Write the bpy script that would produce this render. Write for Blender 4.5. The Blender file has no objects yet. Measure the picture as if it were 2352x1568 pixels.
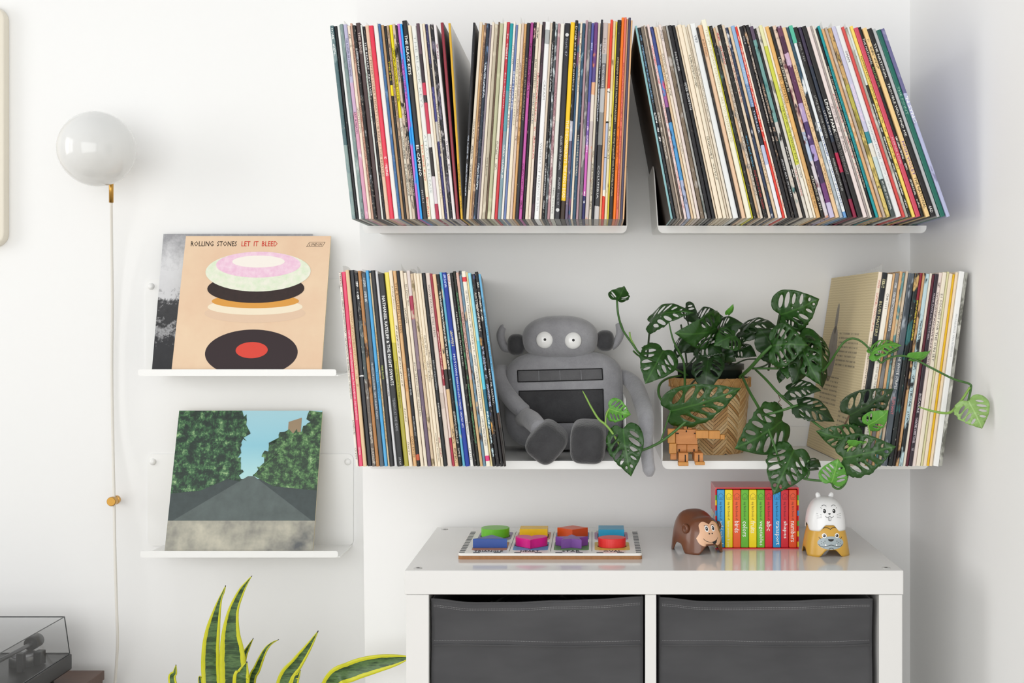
import bpy, bmesh, math, random
from mathutils import Vector, Matrix
from mathutils.geometry import delaunay_2d_cdt
from mathutils.bvhtree import BVHTree
random.seed(7)
scene = bpy.context.scene
COL = scene.collection
PI = math.pi

# ------------------------------------------------------------------ camera
F, CX, CY, CZ = 2782.0, 1363.0, 731.0, 1.157       # focal length in pixels, principal point, eye height
cam_d = bpy.data.cameras.new('camera'); cam = bpy.data.objects.new('camera', cam_d); COL.objects.link(cam)
cam.location = (0, 0, CZ); cam.rotation_euler = (PI/2, 0, 0)
cam_d.sensor_width = 36.0; cam_d.lens = 36.0*F/2352.0
cam_d.shift_x = (1176-CX)/2352.0; cam_d.shift_y = -(784-CY)/2352.0
cam_d.clip_start = 0.02
scene.camera = cam
# ------------------------------------------------------------------ light
world = bpy.data.worlds.new('world'); scene.world = world; world.use_nodes = True
bg = world.node_tree.nodes['Background']
bg.inputs['Color'].default_value = (0.985, 0.995, 1.0, 1); bg.inputs['Strength'].default_value = 0.78
def area(name, loc, target, sx, sy, power, col=(1,1,1)):
    l = bpy.data.lights.new(name, 'AREA'); l.shape = 'RECTANGLE'; l.size = sx; l.size_y = sy; l.energy = power; l.color = col
    o = bpy.data.objects.new(name, l); COL.objects.link(o); o.location = loc
    o.rotation_euler = (Vector(target)-Vector(loc)).to_track_quat('-Z', 'Y').to_euler()
    return o
area('window_daylight', (-3.75, 1.25, 1.70), (0.5, 1.95, 1.15), 2.0, 1.8, 40, (1.0, 0.99, 0.975))
area('rear_fill_light', (-0.9, -1.5, 1.25), (0.2, 2.2, 1.05), 3.2, 2.1, 60, (1.0, 1.0, 0.995))  # added soft fill from behind the camera; no window is built there
scene.view_settings.view_transform = 'Standard'; scene.view_settings.look = 'None'
scene.view_settings.gamma = 1.0; scene.view_settings.exposure = -0.12; scene.view_settings.use_curve_mapping = False

def P(px, py, d):
    return Vector(((px-CX)*d/F, d, CZ-(py-CY)*d/F))
def S(px, d):                      # pixels to metres at a distance
    return px*d/F
# ------------------------------------------------------------------ materials
def lin(h):
    if not isinstance(h, str): return tuple(h)
    v = [int(h[i:i+2], 16)/255 for i in (0, 2, 4)]
    return tuple((c/12.92 if c <= .04045 else ((c+.055)/1.055)**2.4) for c in v)
def rgba(h): return (*lin(h), 1)
class NT:
    def __init__(s, name):
        s.m = bpy.data.materials.new(name); s.m.use_nodes = True; s.t = s.m.node_tree
        s.b = s.t.nodes['Principled BSDF']; s.out = s.t.nodes['Material Output']
    def n(s, typ, **kw):
        nd = s.t.nodes.new(typ)
        for k, v in kw.items(): setattr(nd, k, v)
        return nd
    def l(s, a, b): s.t.links.new(a, b)
    def val(s, inp, v):
        if hasattr(v, 'is_linked') or hasattr(v, 'links'): s.l(v, inp)
        else: inp.default_value = v
    def math(s, op, a, b=None, c=None):
        nd = s.n('ShaderNodeMath', operation=op); s.val(nd.inputs[0], a)
        if b is not None: s.val(nd.inputs[1], b)
        if c is not None: s.val(nd.inputs[2], c)
        return nd.outputs[0]
    def mix(s, f, a, b):
        nd = s.n('ShaderNodeMix', data_type='RGBA'); s.val(nd.inputs[0], f)
        s.val(nd.inputs[6], a); s.val(nd.inputs[7], b); return nd.outputs[2]
    def noise(s, vec, scale=5, detail=2, rough=.5):
        nd = s.n('ShaderNodeTexNoise'); nd.inputs['Scale'].default_value = scale; nd.inputs['Detail'].default_value = detail
        nd.inputs['Roughness'].default_value = rough
        if vec is not None: s.l(vec, nd.inputs['Vector'])
        return nd.outputs[0]
    def obj(s): return s.n('ShaderNodeTexCoord').outputs['Object']
    def scaled(s, vec, sc):
        nd = s.n('ShaderNodeVectorMath', operation='MULTIPLY'); s.l(vec, nd.inputs[0]); nd.inputs[1].default_value = sc; return nd.outputs[0]
    def ramp(s, fac, stops, interp='LINEAR'):
        nd = s.n('ShaderNodeValToRGB'); r = nd.color_ramp; r.interpolation = interp
        while len(r.elements) < len(stops): r.elements.new(0.5)
        while len(r.elements) > len(stops): r.elements.remove(r.elements[-1])
        for e, (p, c) in zip(r.elements, stops): e.position = p
        for e, (p, c) in zip(r.elements, stops): e.position = p; e.color = rgba(c)
        s.l(fac, nd.inputs[0]); return nd.outputs[0]
    def bump(s, h, strength=.3, dist=.001):
        nd = s.n('ShaderNodeBump'); nd.inputs['Strength'].default_value = strength; nd.inputs['Distance'].default_value = dist
        s.l(h, nd.inputs['Height']); s.l(nd.outputs[0], s.b.inputs['Normal'])
MATS = {}
def mat(name, col='808080', rough=.5, metal=0.0, spec=.5, var=0.0, vscale=30, bump=0.0, bscale=200, bdist=.0005, sheen=0.0, vcol=None, coat=0.0, stretch=None):
    if name in MATS: return MATS[name]
    t = NT(name); b = t.b
    b.inputs['Base Color'].default_value = rgba(col); b.inputs['Roughness'].default_value = rough
    b.inputs['Metallic'].default_value = metal; b.inputs['Specular IOR Level'].default_value = spec
    b.inputs['Sheen Weight'].default_value = sheen; b.inputs['Coat Weight'].default_value = coat
    if sheen: b.inputs['Sheen Roughness'].default_value = .5
    if var or bump:
        o = t.obj()
        if stretch: o = t.scaled(o, stretch)
        if var:
            f = t.noise(o, vscale, 4, .6)
            c2 = vcol if vcol else tuple(max(0, c*(1-var)) for c in lin(col))
            f2 = t.math('MULTIPLY_ADD', f, 2.2, -.6); f2.node.use_clamp = True
            t.l(t.mix(f2, rgba(col), rgba(c2)), b.inputs['Base Color'])
        if bump: t.bump(t.noise(o, bscale, 3, .6), bump, bdist)
    MATS[name] = t.m
    return t.m

# ------------------------------------------------------------------ object helpers
def tag(o, label=None, cat=None, group=None, kind=None):
    if label: o['label'] = label
    if cat: o['category'] = cat
    if group: o['group'] = group
    if kind: o['kind'] = kind
    return o
def link_mesh(name, me, m=None, parent=None, smooth=False):
    o = bpy.data.objects.new(name, me); COL.objects.link(o)
    if m is not None:
        for mm in (m if isinstance(m, (list, tuple)) else [m]): me.materials.append(mm)
    if smooth:
        for p in me.polygons: p.use_smooth = True
    if parent is not None: o.parent = parent
    return o
def from_bm(name, bm, m=None, parent=None, smooth=False):
    bmesh.ops.recalc_face_normals(bm, faces=bm.faces)
    me = bpy.data.meshes.new(name); bm.to_mesh(me); bm.free()
    return link_mesh(name, me, m, parent, smooth)
def from_py(name, v, f, m=None, parent=None, smooth=False, recalc=True):
    me = bpy.data.meshes.new(name); me.from_pydata([tuple(x) for x in v], [], f); me.update()
    if recalc:
        bm = bmesh.new(); bm.from_mesh(me); bmesh.ops.recalc_face_normals(bm, faces=bm.faces); bm.to_mesh(me); bm.free()
    return link_mesh(name, me, m, parent, smooth)
def empty(name, loc=(0,0,0), rz=0, rot=None):
    o = bpy.data.objects.new(name, None); COL.objects.link(o); o.location = loc
    o.rotation_euler = rot if rot else (0, 0, rz); o.empty_display_size = .02
    return o
def bm_box(bm, c, s, bev=0.0, seg=2, M=None):
    r = bmesh.ops.create_cube(bm, size=1.0); vs = r['verts']
    for v in vs: v.co = Vector((v.co.x*s[0], v.co.y*s[1], v.co.z*s[2]))
    if bev:
        es = list({e for v in vs for e in v.link_edges})
        rr = bmesh.ops.bevel(bm, geom=es, offset=bev, segments=seg, affect='EDGES', profile=.5)
        vs = list({v for f in rr['faces'] for v in f.verts} | {v for v in vs if v.is_valid})
    mat4 = M if M is not None else Matrix.Identity(4)
    for v in vs: v.co = (mat4 @ (v.co)) + Vector(c)
def box(name, c, s, m, parent=None, bev=0.0, seg=2, M=None, smooth=False):
    bm = bmesh.new(); bm_box(bm, (0,0,0), s, bev, seg, M)
    o = from_bm(name, bm, m, parent, smooth); o.location = c; return o
def box2(name, a, b, m, parent=None, bev=0.0, seg=2):
    a, b = Vector(a), Vector(b)
    return box(name, (a+b)/2, [abs(x) for x in (b-a)], m, parent, bev, seg)
def catmull(pts, n=6):
    pts = [Vector(p) for p in pts]; out = []
    for i in range(len(pts)-1):
        p0 = pts[max(i-1, 0)]; p1 = pts[i]; p2 = pts[i+1]; p3 = pts[min(i+2, len(pts)-1)]
        for k in range(n):
            t = k/n
            out.append(.5*((2*p1)+(p2-p0)*t+(2*p0-5*p1+4*p2-p3)*t*t+(3*p1-p0-3*p2+p3)*t**3))
    out.append(pts[-1]); return out
def tube_data(pts, rad, sides=8, n=6, smooth=True, cap=True):
    r0 = rad if isinstance(rad, (list, tuple)) else [rad]*len(pts)
    q = catmull([Vector((*p, r)) if False else Vector(p) for p, r in zip(pts, r0)], n) if smooth else [Vector(p) for p in pts]
    N = len(q); rr = []
    for i in range(N):
        x = i/(N-1)*(len(r0)-1); k = min(int(x), len(r0)-2) if len(r0) > 1 else 0; f = x-k
        rr.append(r0[k]*(1-f)+r0[min(k+1, len(r0)-1)]*f)
    vs, fs = [], []; up = None
    for i in range(N):
        t = (q[min(i+1, N-1)]-q[max(i-1, 0)]).normalized()
        if up is None:
            up = t.cross(Vector((0, 1, 0)))
            if up.length < .1: up = t.cross(Vector((1, 0, 0)))
            up.normalize()
        up = (up-t*up.dot(t)).normalized(); w = t.cross(up)
        for k in range(sides):
            a = 2*PI*k/sides; vs.append(q[i]+(up*math.cos(a)+w*math.sin(a))*rr[i])
    for i in range(N-1):
        for k in range(sides):
            k2 = (k+1) % sides; fs.append((i*sides+k, i*sides+k2, (i+1)*sides+k2, (i+1)*sides+k))
    if cap: fs.append(tuple(range(sides))[::-1]); fs.append(tuple(range((N-1)*sides, N*sides)))
    return vs, fs
def tube(name, pts, rad, m, parent=None, sides=8, n=6, smooth=True):
    v, f = tube_data(pts, rad, sides, n, smooth); return from_py(name, v, f, m, parent, True)
def lathe(name, prof, m, parent=None, seg=40, smooth=True, axis='Z'):
    vs, fs = [], []; n = len(prof)
    for i, (r, z) in enumerate(prof):
        for k in range(seg):
            a = 2*PI*k/seg; p = (r*math.cos(a), r*math.sin(a), z)
            if axis == 'Y': p = (p[0], -p[2], p[1])
            if axis == 'X': p = (p[2], p[1], p[0])
            vs.append(p)
    for i in range(n-1):
        for k in range(seg):
            k2 = (k+1) % seg; fs.append((i*seg+k, i*seg+k2, (i+1)*seg+k2, (i+1)*seg+k))
    if prof[0][0] > 0: fs.append(tuple(range(seg))[::-1])
    if prof[-1][0] > 0: fs.append(tuple(range((n-1)*seg, n*seg)))
    bm = bmesh.new(); me = bpy.data.meshes.new(name); me.from_pydata(vs, [], fs); bm.from_mesh(me)
    bmesh.ops.remove_doubles(bm, verts=bm.verts, dist=1e-6)
    bpy.data.meshes.remove(me)
    return from_bm(name, bm, m, parent, smooth)
def prism(name, pts, h, m, parent=None, bev=0.0, M=None, loc=(0,0,0), smooth=False, seg=2):
    """extrude a 2D outline (x, y) from z = 0 to z = h"""
    bm = bmesh.new(); a = [bm.verts.new((x, y, 0)) for x, y in pts]
    f = bm.faces.new(a); r = bmesh.ops.extrude_face_region(bm, geom=[f])
    for v in r['geom']:
        if isinstance(v, bmesh.types.BMVert): v.co.z += h
    if bev:
        es = [e for e in bm.edges if abs(e.verts[0].co.z-e.verts[1].co.z) < 1e-9 and e.verts[0].co.z > h*.5]
        bmesh.ops.bevel(bm, geom=es, offset=bev, segments=seg, affect='EDGES', profile=.5)
    if M is not None: bmesh.ops.transform(bm, matrix=M, verts=bm.verts)
    o = from_bm(name, bm, m, parent, smooth); o.location = loc; return o
STAND = Matrix(((1,0,0,0),(0,0,1,0),(0,1,0,0),(0,0,0,1)))     # (x, y, z) -> (x, z, y): outline stands upright, depth along +Y
def rrect(x0, y0, x1, y1, r, n=4):
    pts = []
    for cx, cy, a0 in ((x1-r, y1-r, 0), (x0+r, y1-r, 90), (x0+r, y0+r, 180), (x1-r, y0+r, 270)):
        for k in range(n+1):
            a = math.radians(a0+90*k/n); pts.append((cx+r*math.cos(a), cy+r*math.sin(a)))
    return pts
def ell(cx, cy, rx, ry, n=24, rot=0.0):
    c, s = math.cos(rot), math.sin(rot); out = []
    for k in range(n):
        a = 2*PI*k/n; x, y = rx*math.cos(a), ry*math.sin(a); out.append((cx+x*c-y*s, cy+x*s+y*c))
    return out
def blob(name, r, m, parent=None, p=2.6, loc=(0,0,0), rot=(0,0,0), fn=None, nu=40, nv=24, wob=0.0, pz=None):
    """superellipsoid with radii r and exponent p, optional deformation"""
    vs, fs = [], []; pz = pz or p
    def sg(x, e): return math.copysign(abs(x)**e, x)
    for i in range(nv+1):
        b = -PI/2+PI*i/nv
        for k in range(nu):
            a = 2*PI*k/nu
            co = Vector((r[0]*sg(math.cos(b), 2/pz)*sg(math.cos(a), 2/p), r[1]*sg(math.cos(b), 2/pz)*sg(math.sin(a), 2/p), r[2]*sg(math.sin(b), 2/pz)))
            if fn: co = Vector(fn(co))
            vs.append(co)
    for i in range(nv):
        for k in range(nu):
            k2 = (k+1) % nu; fs.append((i*nu+k, i*nu+k2, (i+1)*nu+k2, (i+1)*nu+k))
    me = bpy.data.meshes.new(name); me.from_pydata([tuple(v) for v in vs], [], fs); bm = bmesh.new(); bm.from_mesh(me); bpy.data.meshes.remove(me)
    bmesh.ops.remove_doubles(bm, verts=bm.verts, dist=1e-5)
    o = from_bm(name, bm, m, parent, True); o.location = loc; o.rotation_euler = rot; return o
FONTS = {}
def text_raw(s, shear=0.0, off=0.0):
    k = (s, shear, off)
    if k not in FONTS:
        c = bpy.data.curves.new('lettering', 'FONT'); c.body = s; c.size = 1.0; c.resolution_u = 1; c.shear = shear; c.offset = off*.5; c.fill_mode = 'FRONT'
        o = bpy.data.objects.new('lettering', c); me = bpy.data.meshes.new_from_object(o)
        vs = [tuple(v.co) for v in me.vertices]; fs = [tuple(p.vertices) for p in me.polygons]
        bpy.data.objects.remove(o); bpy.data.curves.remove(c); bpy.data.meshes.remove(me); FONTS[k] = (vs, fs)
    return FONTS[k]
def text(name, s, m, parent, origin, xdir, ydir, length=None, height=None, align='L', shear=0.0, off=0.0, post=None):
    """flat lettering: lower left corner at origin, running along xdir, letters up along ydir"""
    vs, fs = text_raw(s, shear, off)
    if not vs: return None
    x0 = min(v[0] for v in vs); x1 = max(v[0] for v in vs); y0 = min(v[1] for v in vs); y1 = max(v[1] for v in vs)
    hs = (y1-y0) or 1; ws = (x1-x0) or 1
    if length and height: sx, sy = length/ws, height/hs
    elif length: sx = sy = length/ws
    else: sx = sy = height/hs
    if align == 'C': ox = -(x0+x1)/2
    elif align == 'R': ox = -x1
    else: ox = -x0
    xd, yd, o0 = Vector(xdir), Vector(ydir), Vector(origin)
    out = [o0+xd*((v[0]+ox)*sx)+yd*((v[1]-y0)*sy) for v in vs]
    if post: out = [post(p) for p in out]
    return from_py(name, out, fs, m, parent, recalc=False)
def inside(p, poly):
    x, y = p; c = False; n = len(poly); j = n-1
    for i in range(n):
        xi, yi = poly[i]; xj, yj = poly[j]
        if (yi > y) != (yj > y) and x < (xj-xi)*(y-yi)/(yj-yi)+xi: c = not c
        j = i
    return c
def tri2d(outline, holes=(), step=None):
    """triangulate an outline with holes; extra inner points every step"""
    pts = [Vector(p) for p in outline]; edges = [(i, (i+1) % len(outline)) for i in range(len(outline))]
    for h in holes:
        b = len(pts); pts += [Vector(p) for p in h]; edges += [(b+i, b+(i+1) % len(h)) for i in range(len(h))]
    if step:
        xs = [p[0] for p in outline]; ys = [p[1] for p in outline]; x = min(xs)+step*.5
        while x < max(xs):
            y = min(ys)+step*.5
            while y < max(ys):
                q = (x, y)
                if inside(q, outline) and not any(inside(q, h) for h in holes): pts.append(Vector(q))
                y += step
            x += step
    v, e, f, *_ = delaunay_2d_cdt(pts, edges, [], 0, 1e-7)
    out = []
    for t in f:
        c = (sum(v[i].x for i in t)/3, sum(v[i].y for i in t)/3)
        if inside(c, outline) and not any(inside(c, h) for h in holes): out.append(tuple(t))
    return [(p.x, p.y) for p in v], out
def stroke(pts, w):
    """outline of a thick line with pointed ends"""
    L, R = [], []; n = len(pts); w = w if isinstance(w, (list, tuple)) else [w]*n
    for i in range(n):
        a = Vector(pts[max(i-1, 0)]); b = Vector(pts[min(i+1, n-1)]); t = (b-a).normalized(); k = Vector((-t.y, t.x))
        p = Vector(pts[i]); L.append(tuple(p+k*w[i]/2)); R.append(tuple(p-k*w[i]/2))
    return L+R[::-1]
def arcpts(cx, cy, rx, ry, a0, a1, n=10):
    return [(cx+rx*math.cos(math.radians(a0+(a1-a0)*i/n)), cy+ry*math.sin(math.radians(a0+(a1-a0)*i/n))) for i in range(n+1)]
def decal(name, outline, m, parent, bvh, off=.0003, step=.003):
    """flat print laid on the curved front (-Y side) of a shell, in the shell's own space"""
    v, f = tri2d(outline, (), step); out = []
    for x, z in v:
        loc, nor, idx, dist = bvh.ray_cast(Vector((x, -1, z)), Vector((0, 1, 0)))
        out.append(Vector((x, (loc.y if loc else 0)-off, z)))
    return from_py(name, out, f, m, parent, True, recalc=False)

# ------------------------------------------------------------------ the room
WY, WLY = 2.26, 2.68                    # chimney-breast wall and the recessed wall left of it
wallm = mat('wall_paint', 'f3f3f2', .75, spec=.25, bump=.06, bscale=60, bdist=.001)
def struct(o, label): return tag(o, label, None, None, 'structure')
xt, xb = P(820, 30, WY).x, P(837, 1400, WY).x
zt, zb = P(820, 30, WY).z, P(837, 1400, WY).z
def xe(z): return xb+(xt-xb)*(z-zb)/(zt-zb)
XC = P(2087, 700, WY).x
H = 2.5
vs = [(xe(0), WY, 0), (XC+.3, WY, 0), (XC+.3, WLY+.1, 0), (xe(0), WLY+.1, 0), (xe(H), WY, H), (XC+.3, WY, H), (XC+.3, WLY+.1, H), (xe(H), WLY+.1, H)]
struct(from_py('wall_back', vs, [(0,1,2,3), (4,5,6,7), (0,1,5,4), (1,2,6,5), (2,3,7,6), (3,0,4,7)], wallm), 'white painted wall section standing forward behind the record shelves')
struct(box2('wall_left', (-2.9, WLY, 0), (xe(1.2)+.05, WLY+.12, H), wallm), 'recessed white wall behind the globe lamp')
k = .055
vs = [(XC, WY+.05, 0), (XC+k*(WY+1.0), -1.0, 0), (XC+k*(WY+1.0)+.1, -1.0, 0), (XC+.1, WY+.05, 0)]
vs += [(x, y, H) for x, y, z in vs]
struct(from_py('wall_right', vs, [(0,1,2,3), (4,5,6,7), (0,1,5,4), (1,2,6,5), (2,3,7,6), (3,0,4,7)], wallm), 'bright white wall at the right')
floorm = mat('floor_wood', 'cfc8bd', .45, var=.25, vscale=6, stretch=(1, 14, 1))
struct(box2('floor', (-3.2, -1.6, -.05), (1.2, WLY+.1, 0), floorm), 'pale wooden floor')
# far left wall with the window that lets the daylight in
WX = -2.75
bm = bmesh.new()
for a, b in (((WX-.1, -1.6, 0), (WX, .75, H)), ((WX-.1, 2.15, 0), (WX, WLY+.1, H)), ((WX-.1, .75, 0), (WX, 2.15, .75)), ((WX-.1, .75, 2.3), (WX, 2.15, H))):
    a, b = Vector(a), Vector(b); bm_box(bm, (a+b)/2, b-a)
struct(from_bm('wall_window_side', bm, wallm), 'white side wall with the window')
bm = bmesh.new()
for a, b in (((WX-.08, .75, .75), (WX-.02, .80, 2.3)), ((WX-.08, 2.10, .75), (WX-.02, 2.15, 2.3)), ((WX-.08, .80, .75), (WX-.02, 2.10, .80)), ((WX-.08, .80, 2.25), (WX-.02, 2.10, 2.3)), ((WX-.07, 1.43, .8), (WX-.03, 1.47, 2.25))):
    a, b = Vector(a), Vector(b); bm_box(bm, (a+b)/2, b-a)
struct(from_bm('window_1', bm, mat('window_paint', 'f2f2f2', .4)), 'white window frame')
# ------------------------------------------------------------------ metal shelves
shelf_m = mat('shelf_white_metal', 'eeeeec', .38, spec=.5)
LIPU, LIPL = 2.066, 2.02
ZU, ZL = P(0, 518, LIPU).z, P(0, 1058, LIPL).z
TH = .0018
def sheet(name, pts, parent, y0=0, loc=(0,0,0)):
    return prism(name, pts, y0 or TH, shelf_m, parent, M=STAND, loc=loc)
def record_shelf(label, x0, x1, z, lip_y, side, lip_h, side_h=.104, tilt=0.0):
    root = empty('record_shelf', ((x0+x1)/2, WY, z)); tag(root, label, 'shelf', 'folded white metal record shelves')
    w = (x1-x0)/2; d = WY-lip_y
    box2('base_plate', (-w, -d+.002, -TH), (w, -.002, 0), shelf_m, root)
    r = .010
    pts = [(-w, 0), (w, 0)] + [(w-r+r*math.cos(a), -lip_h+r+r*math.sin(a)) for a in [-k*PI/12 for k in range(7)]] + [(-w+r+r*math.cos(a), -lip_h+r+r*math.sin(a)) for a in [-PI/2-k*PI/12 for k in range(7)]]
    prism('front_lip', pts, TH, shelf_m, root, M=STAND, loc=(0, -d, 0))
    # back flange with rounded ends
    prism('back_flange', rrect(-w, -.001, w, .036, .012), TH, shelf_m, root, M=STAND, loc=(0, -.003, 0))
    s = 1 if side == 'R' else -1
    # side plate: outline in (depth, height), front top corner rounded
    n = 6; rr = .02
    pl = [(0, -.001), (-d+.004, -.001), (-d+.001, .006)] + [(-d+rr*(1-math.cos(a))+.001, side_h-rr+rr*math.sin(a)) for a in [k*PI/2/n for k in range(n+1)]] + [(0, side_h)]
    bm = bmesh.new(); a = [bm.verts.new((0, y, zz)) for y, zz in pl]; f = bm.faces.new(a)
    g = bmesh.ops.extrude_face_region(bm, geom=[f])
    for v in g['geom']:
        if isinstance(v, bmesh.types.BMVert): v.co.x += TH
    o = from_bm('side_plate', bm, shelf_m, root); o.location = (s*w-(TH/2), 0, 0); o.rotation_euler = (0, math.radians(tilt), 0)
    return root
X0U, X1U = P(833, 0, LIPU).x, P(1440, 0, LIPU).x
record_shelf('white metal shelf carrying the upper left row of records', X0U, X1U, ZU, LIPU, 'R', .0128)
record_shelf('white metal shelf carrying the upper right row of leaning records', P(1511, 0, LIPU).x, P(2128, 0, LIPU).x, ZU, LIPU, 'L', .0128, tilt=-4)
X1L = P(1436, 0, LIPL).x
record_shelf('white metal shelf under the grey plush robot', P(846, 0, LIPL).x, X1L, ZL, LIPL, 'R', .0138)
record_shelf('white metal shelf under the basket with the hanging plant', P(1521, 0, LIPL).x, P(2133, 0, LIPL).x, ZL, LIPL, 'L', .0138)

# ------------------------------------------------------------------ records
SH = .3125
NAMES = {'black': '1c1c20', 'white': 'efefec', 'cream': 'e9dcc6', 'tan': 'd2a878', 'brown': '6a4c3c', 'grey': '8f8f8f', 'charcoal': '45454a', 'navy': '27304e', 'blue': '3c6fa8',
         'sky blue': '58aee0', 'teal': '2a9098', 'green': '3a7a5a', 'olive': 'a8a03a', 'yellow': 'ecd02a', 'orange': 'ef7a1c', 'red': 'd8303a', 'maroon': '84303c', 'pink': 'd87aa8',
         'magenta': 'c0409a', 'purple': '5c4a8c', 'lavender': 'b8b4d4', 'plum': '4c3444', 'peach': 'e8be9c', 'sage': 'b6b694', 'beige': 'cfc2ae', 'crimson': 'c9405a', 'slate': '5a6468', 'lime': 'c6d048'}
def cname(h):
    c = lin(h); g = [x**(1/2.2) for x in c]
    return min(NAMES, key=lambda n: sum((a**(1/2.2)-b)**2 for a, b in zip(lin(NAMES[n]), g)))
def ordinal(n):
    return '%d%s' % (n, 'th' if 10 <= n % 100 <= 20 else {1: 'st', 2: 'nd', 3: 'rd'}.get(n % 10, 'th'))
def spine_mat(segs, w, wear, mot, dash, seed, gloss):
    t = NT('sleeve_print'); o = t.obj(); sep = t.n('ShaderNodeSeparateXYZ'); t.l(o, sep.inputs[0])
    tt = t.math('SUBTRACT', 1.0, t.math('DIVIDE', sep.outputs['Z'], SH))
    if len(segs) > 1:
        jit = t.math('MULTIPLY_ADD', t.noise(o, 220, 1), .010, -.005)
        col = t.ramp(t.math('ADD', tt, jit), segs, 'CONSTANT')
    else:
        col = t.n('ShaderNodeRGB').outputs[0]; col.default_value = rgba(segs[0][1])
    off = t.n('ShaderNodeVectorMath', operation='ADD'); t.l(o, off.inputs[0]); off.inputs[1].default_value = (seed*.37, seed*.11, seed*.53)
    for (c2, amt, sc) in mot:
        f = t.noise(t.scaled(off.outputs[0], (1, 1, .45)), sc, 3, .65)
        f = t.math('MULTIPLY', t.math('SUBTRACT', f, .66-amt*.3), 14); f.node.use_clamp = True
        col = t.mix(f, col, rgba(c2))
    if wear:
        f = t.noise(t.scaled(off.outputs[0], (1, 1, .35)), 520, 2, .7)
        f = t.math('GREATER_THAN', f, .78-.25*wear)
        ax = t.math('ABSOLUTE', sep.outputs['X']); edge = t.math('MULTIPLY_ADD', t.math('GREATER_THAN', ax, w*.30), .55, .45)
        col = t.mix(t.math('MULTIPLY', t.math('MULTIPLY', f, edge), .8), col, rgba('ded3c2' if sum(lin(segs[0][1])) < 1.2 else '8a7a66'))
    for (t0, t1, c) in dash:
        cell = t.math('FLOOR', t.math('DIVIDE', sep.outputs['Z'], .00115)); cx = t.math('FLOOR', t.math('DIVIDE', sep.outputs['X'], w*.13))
        cmb = t.n('ShaderNodeCombineXYZ'); t.l(cell, cmb.inputs[0]); t.l(cx, cmb.inputs[1]); cmb.inputs[2].default_value = seed
        wn = t.n('ShaderNodeTexWhiteNoise', noise_dimensions='3D'); t.l(cmb.outputs[0], wn.inputs['Vector'])
        wd = t.n('ShaderNodeTexWhiteNoise', noise_dimensions='1D'); t.l(t.math('FLOOR', t.math('DIVIDE', sep.outputs['Z'], .0074)), wd.inputs['W'])
        f = t.math('MULTIPLY', t.math('GREATER_THAN', wn.outputs['Value'], .45), t.math('GREATER_THAN', wd.outputs['Value'], .12))
        f = t.math('MULTIPLY', f, t.math('LESS_THAN', t.math('ABSOLUTE', sep.outputs['X']), w*.27))
        f = t.math('MULTIPLY', f, t.math('MULTIPLY', t.math('GREATER_THAN', tt, t0), t.math('LESS_THAN', tt, t1)))
        f = t.math('MULTIPLY', f, t.math('LESS_THAN', sep.outputs['Y'], .004))
        col = t.mix(t.math('MULTIPLY', f, .85), col, rgba(c))
    t.l(col, t.b.inputs['Base Color']); t.b.inputs['Roughness'].default_value = gloss; t.b.inputs['Specular IOR Level'].default_value = .35
    return t.m
INK = {}
def ink(c):
    if c not in INK: INK[c] = mat('ink_'+c, c, .6, spec=.2)
    return INK[c]
def plastic():
    if 'clear_plastic' in MATS: return MATS['clear_plastic']
    t = NT('clear_plastic'); tr = t.n('ShaderNodeBsdfTransparent'); tr.inputs[0].default_value = (.97, .97, .96, 1)
    t.b.inputs['Base Color'].default_value = rgba('d8d8d4'); t.b.inputs['Roughness'].default_value = .25
    mx = t.n('ShaderNodeMixShader'); mx.inputs[0].default_value = .42
    t.l(tr.outputs[0], mx.inputs[1]); t.l(t.b.outputs[0], mx.inputs[2]); t.l(mx.outputs[0], t.out.inputs[0])
    MATS['clear_plastic'] = t.m; return t.m
ITEM = [0]
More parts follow.
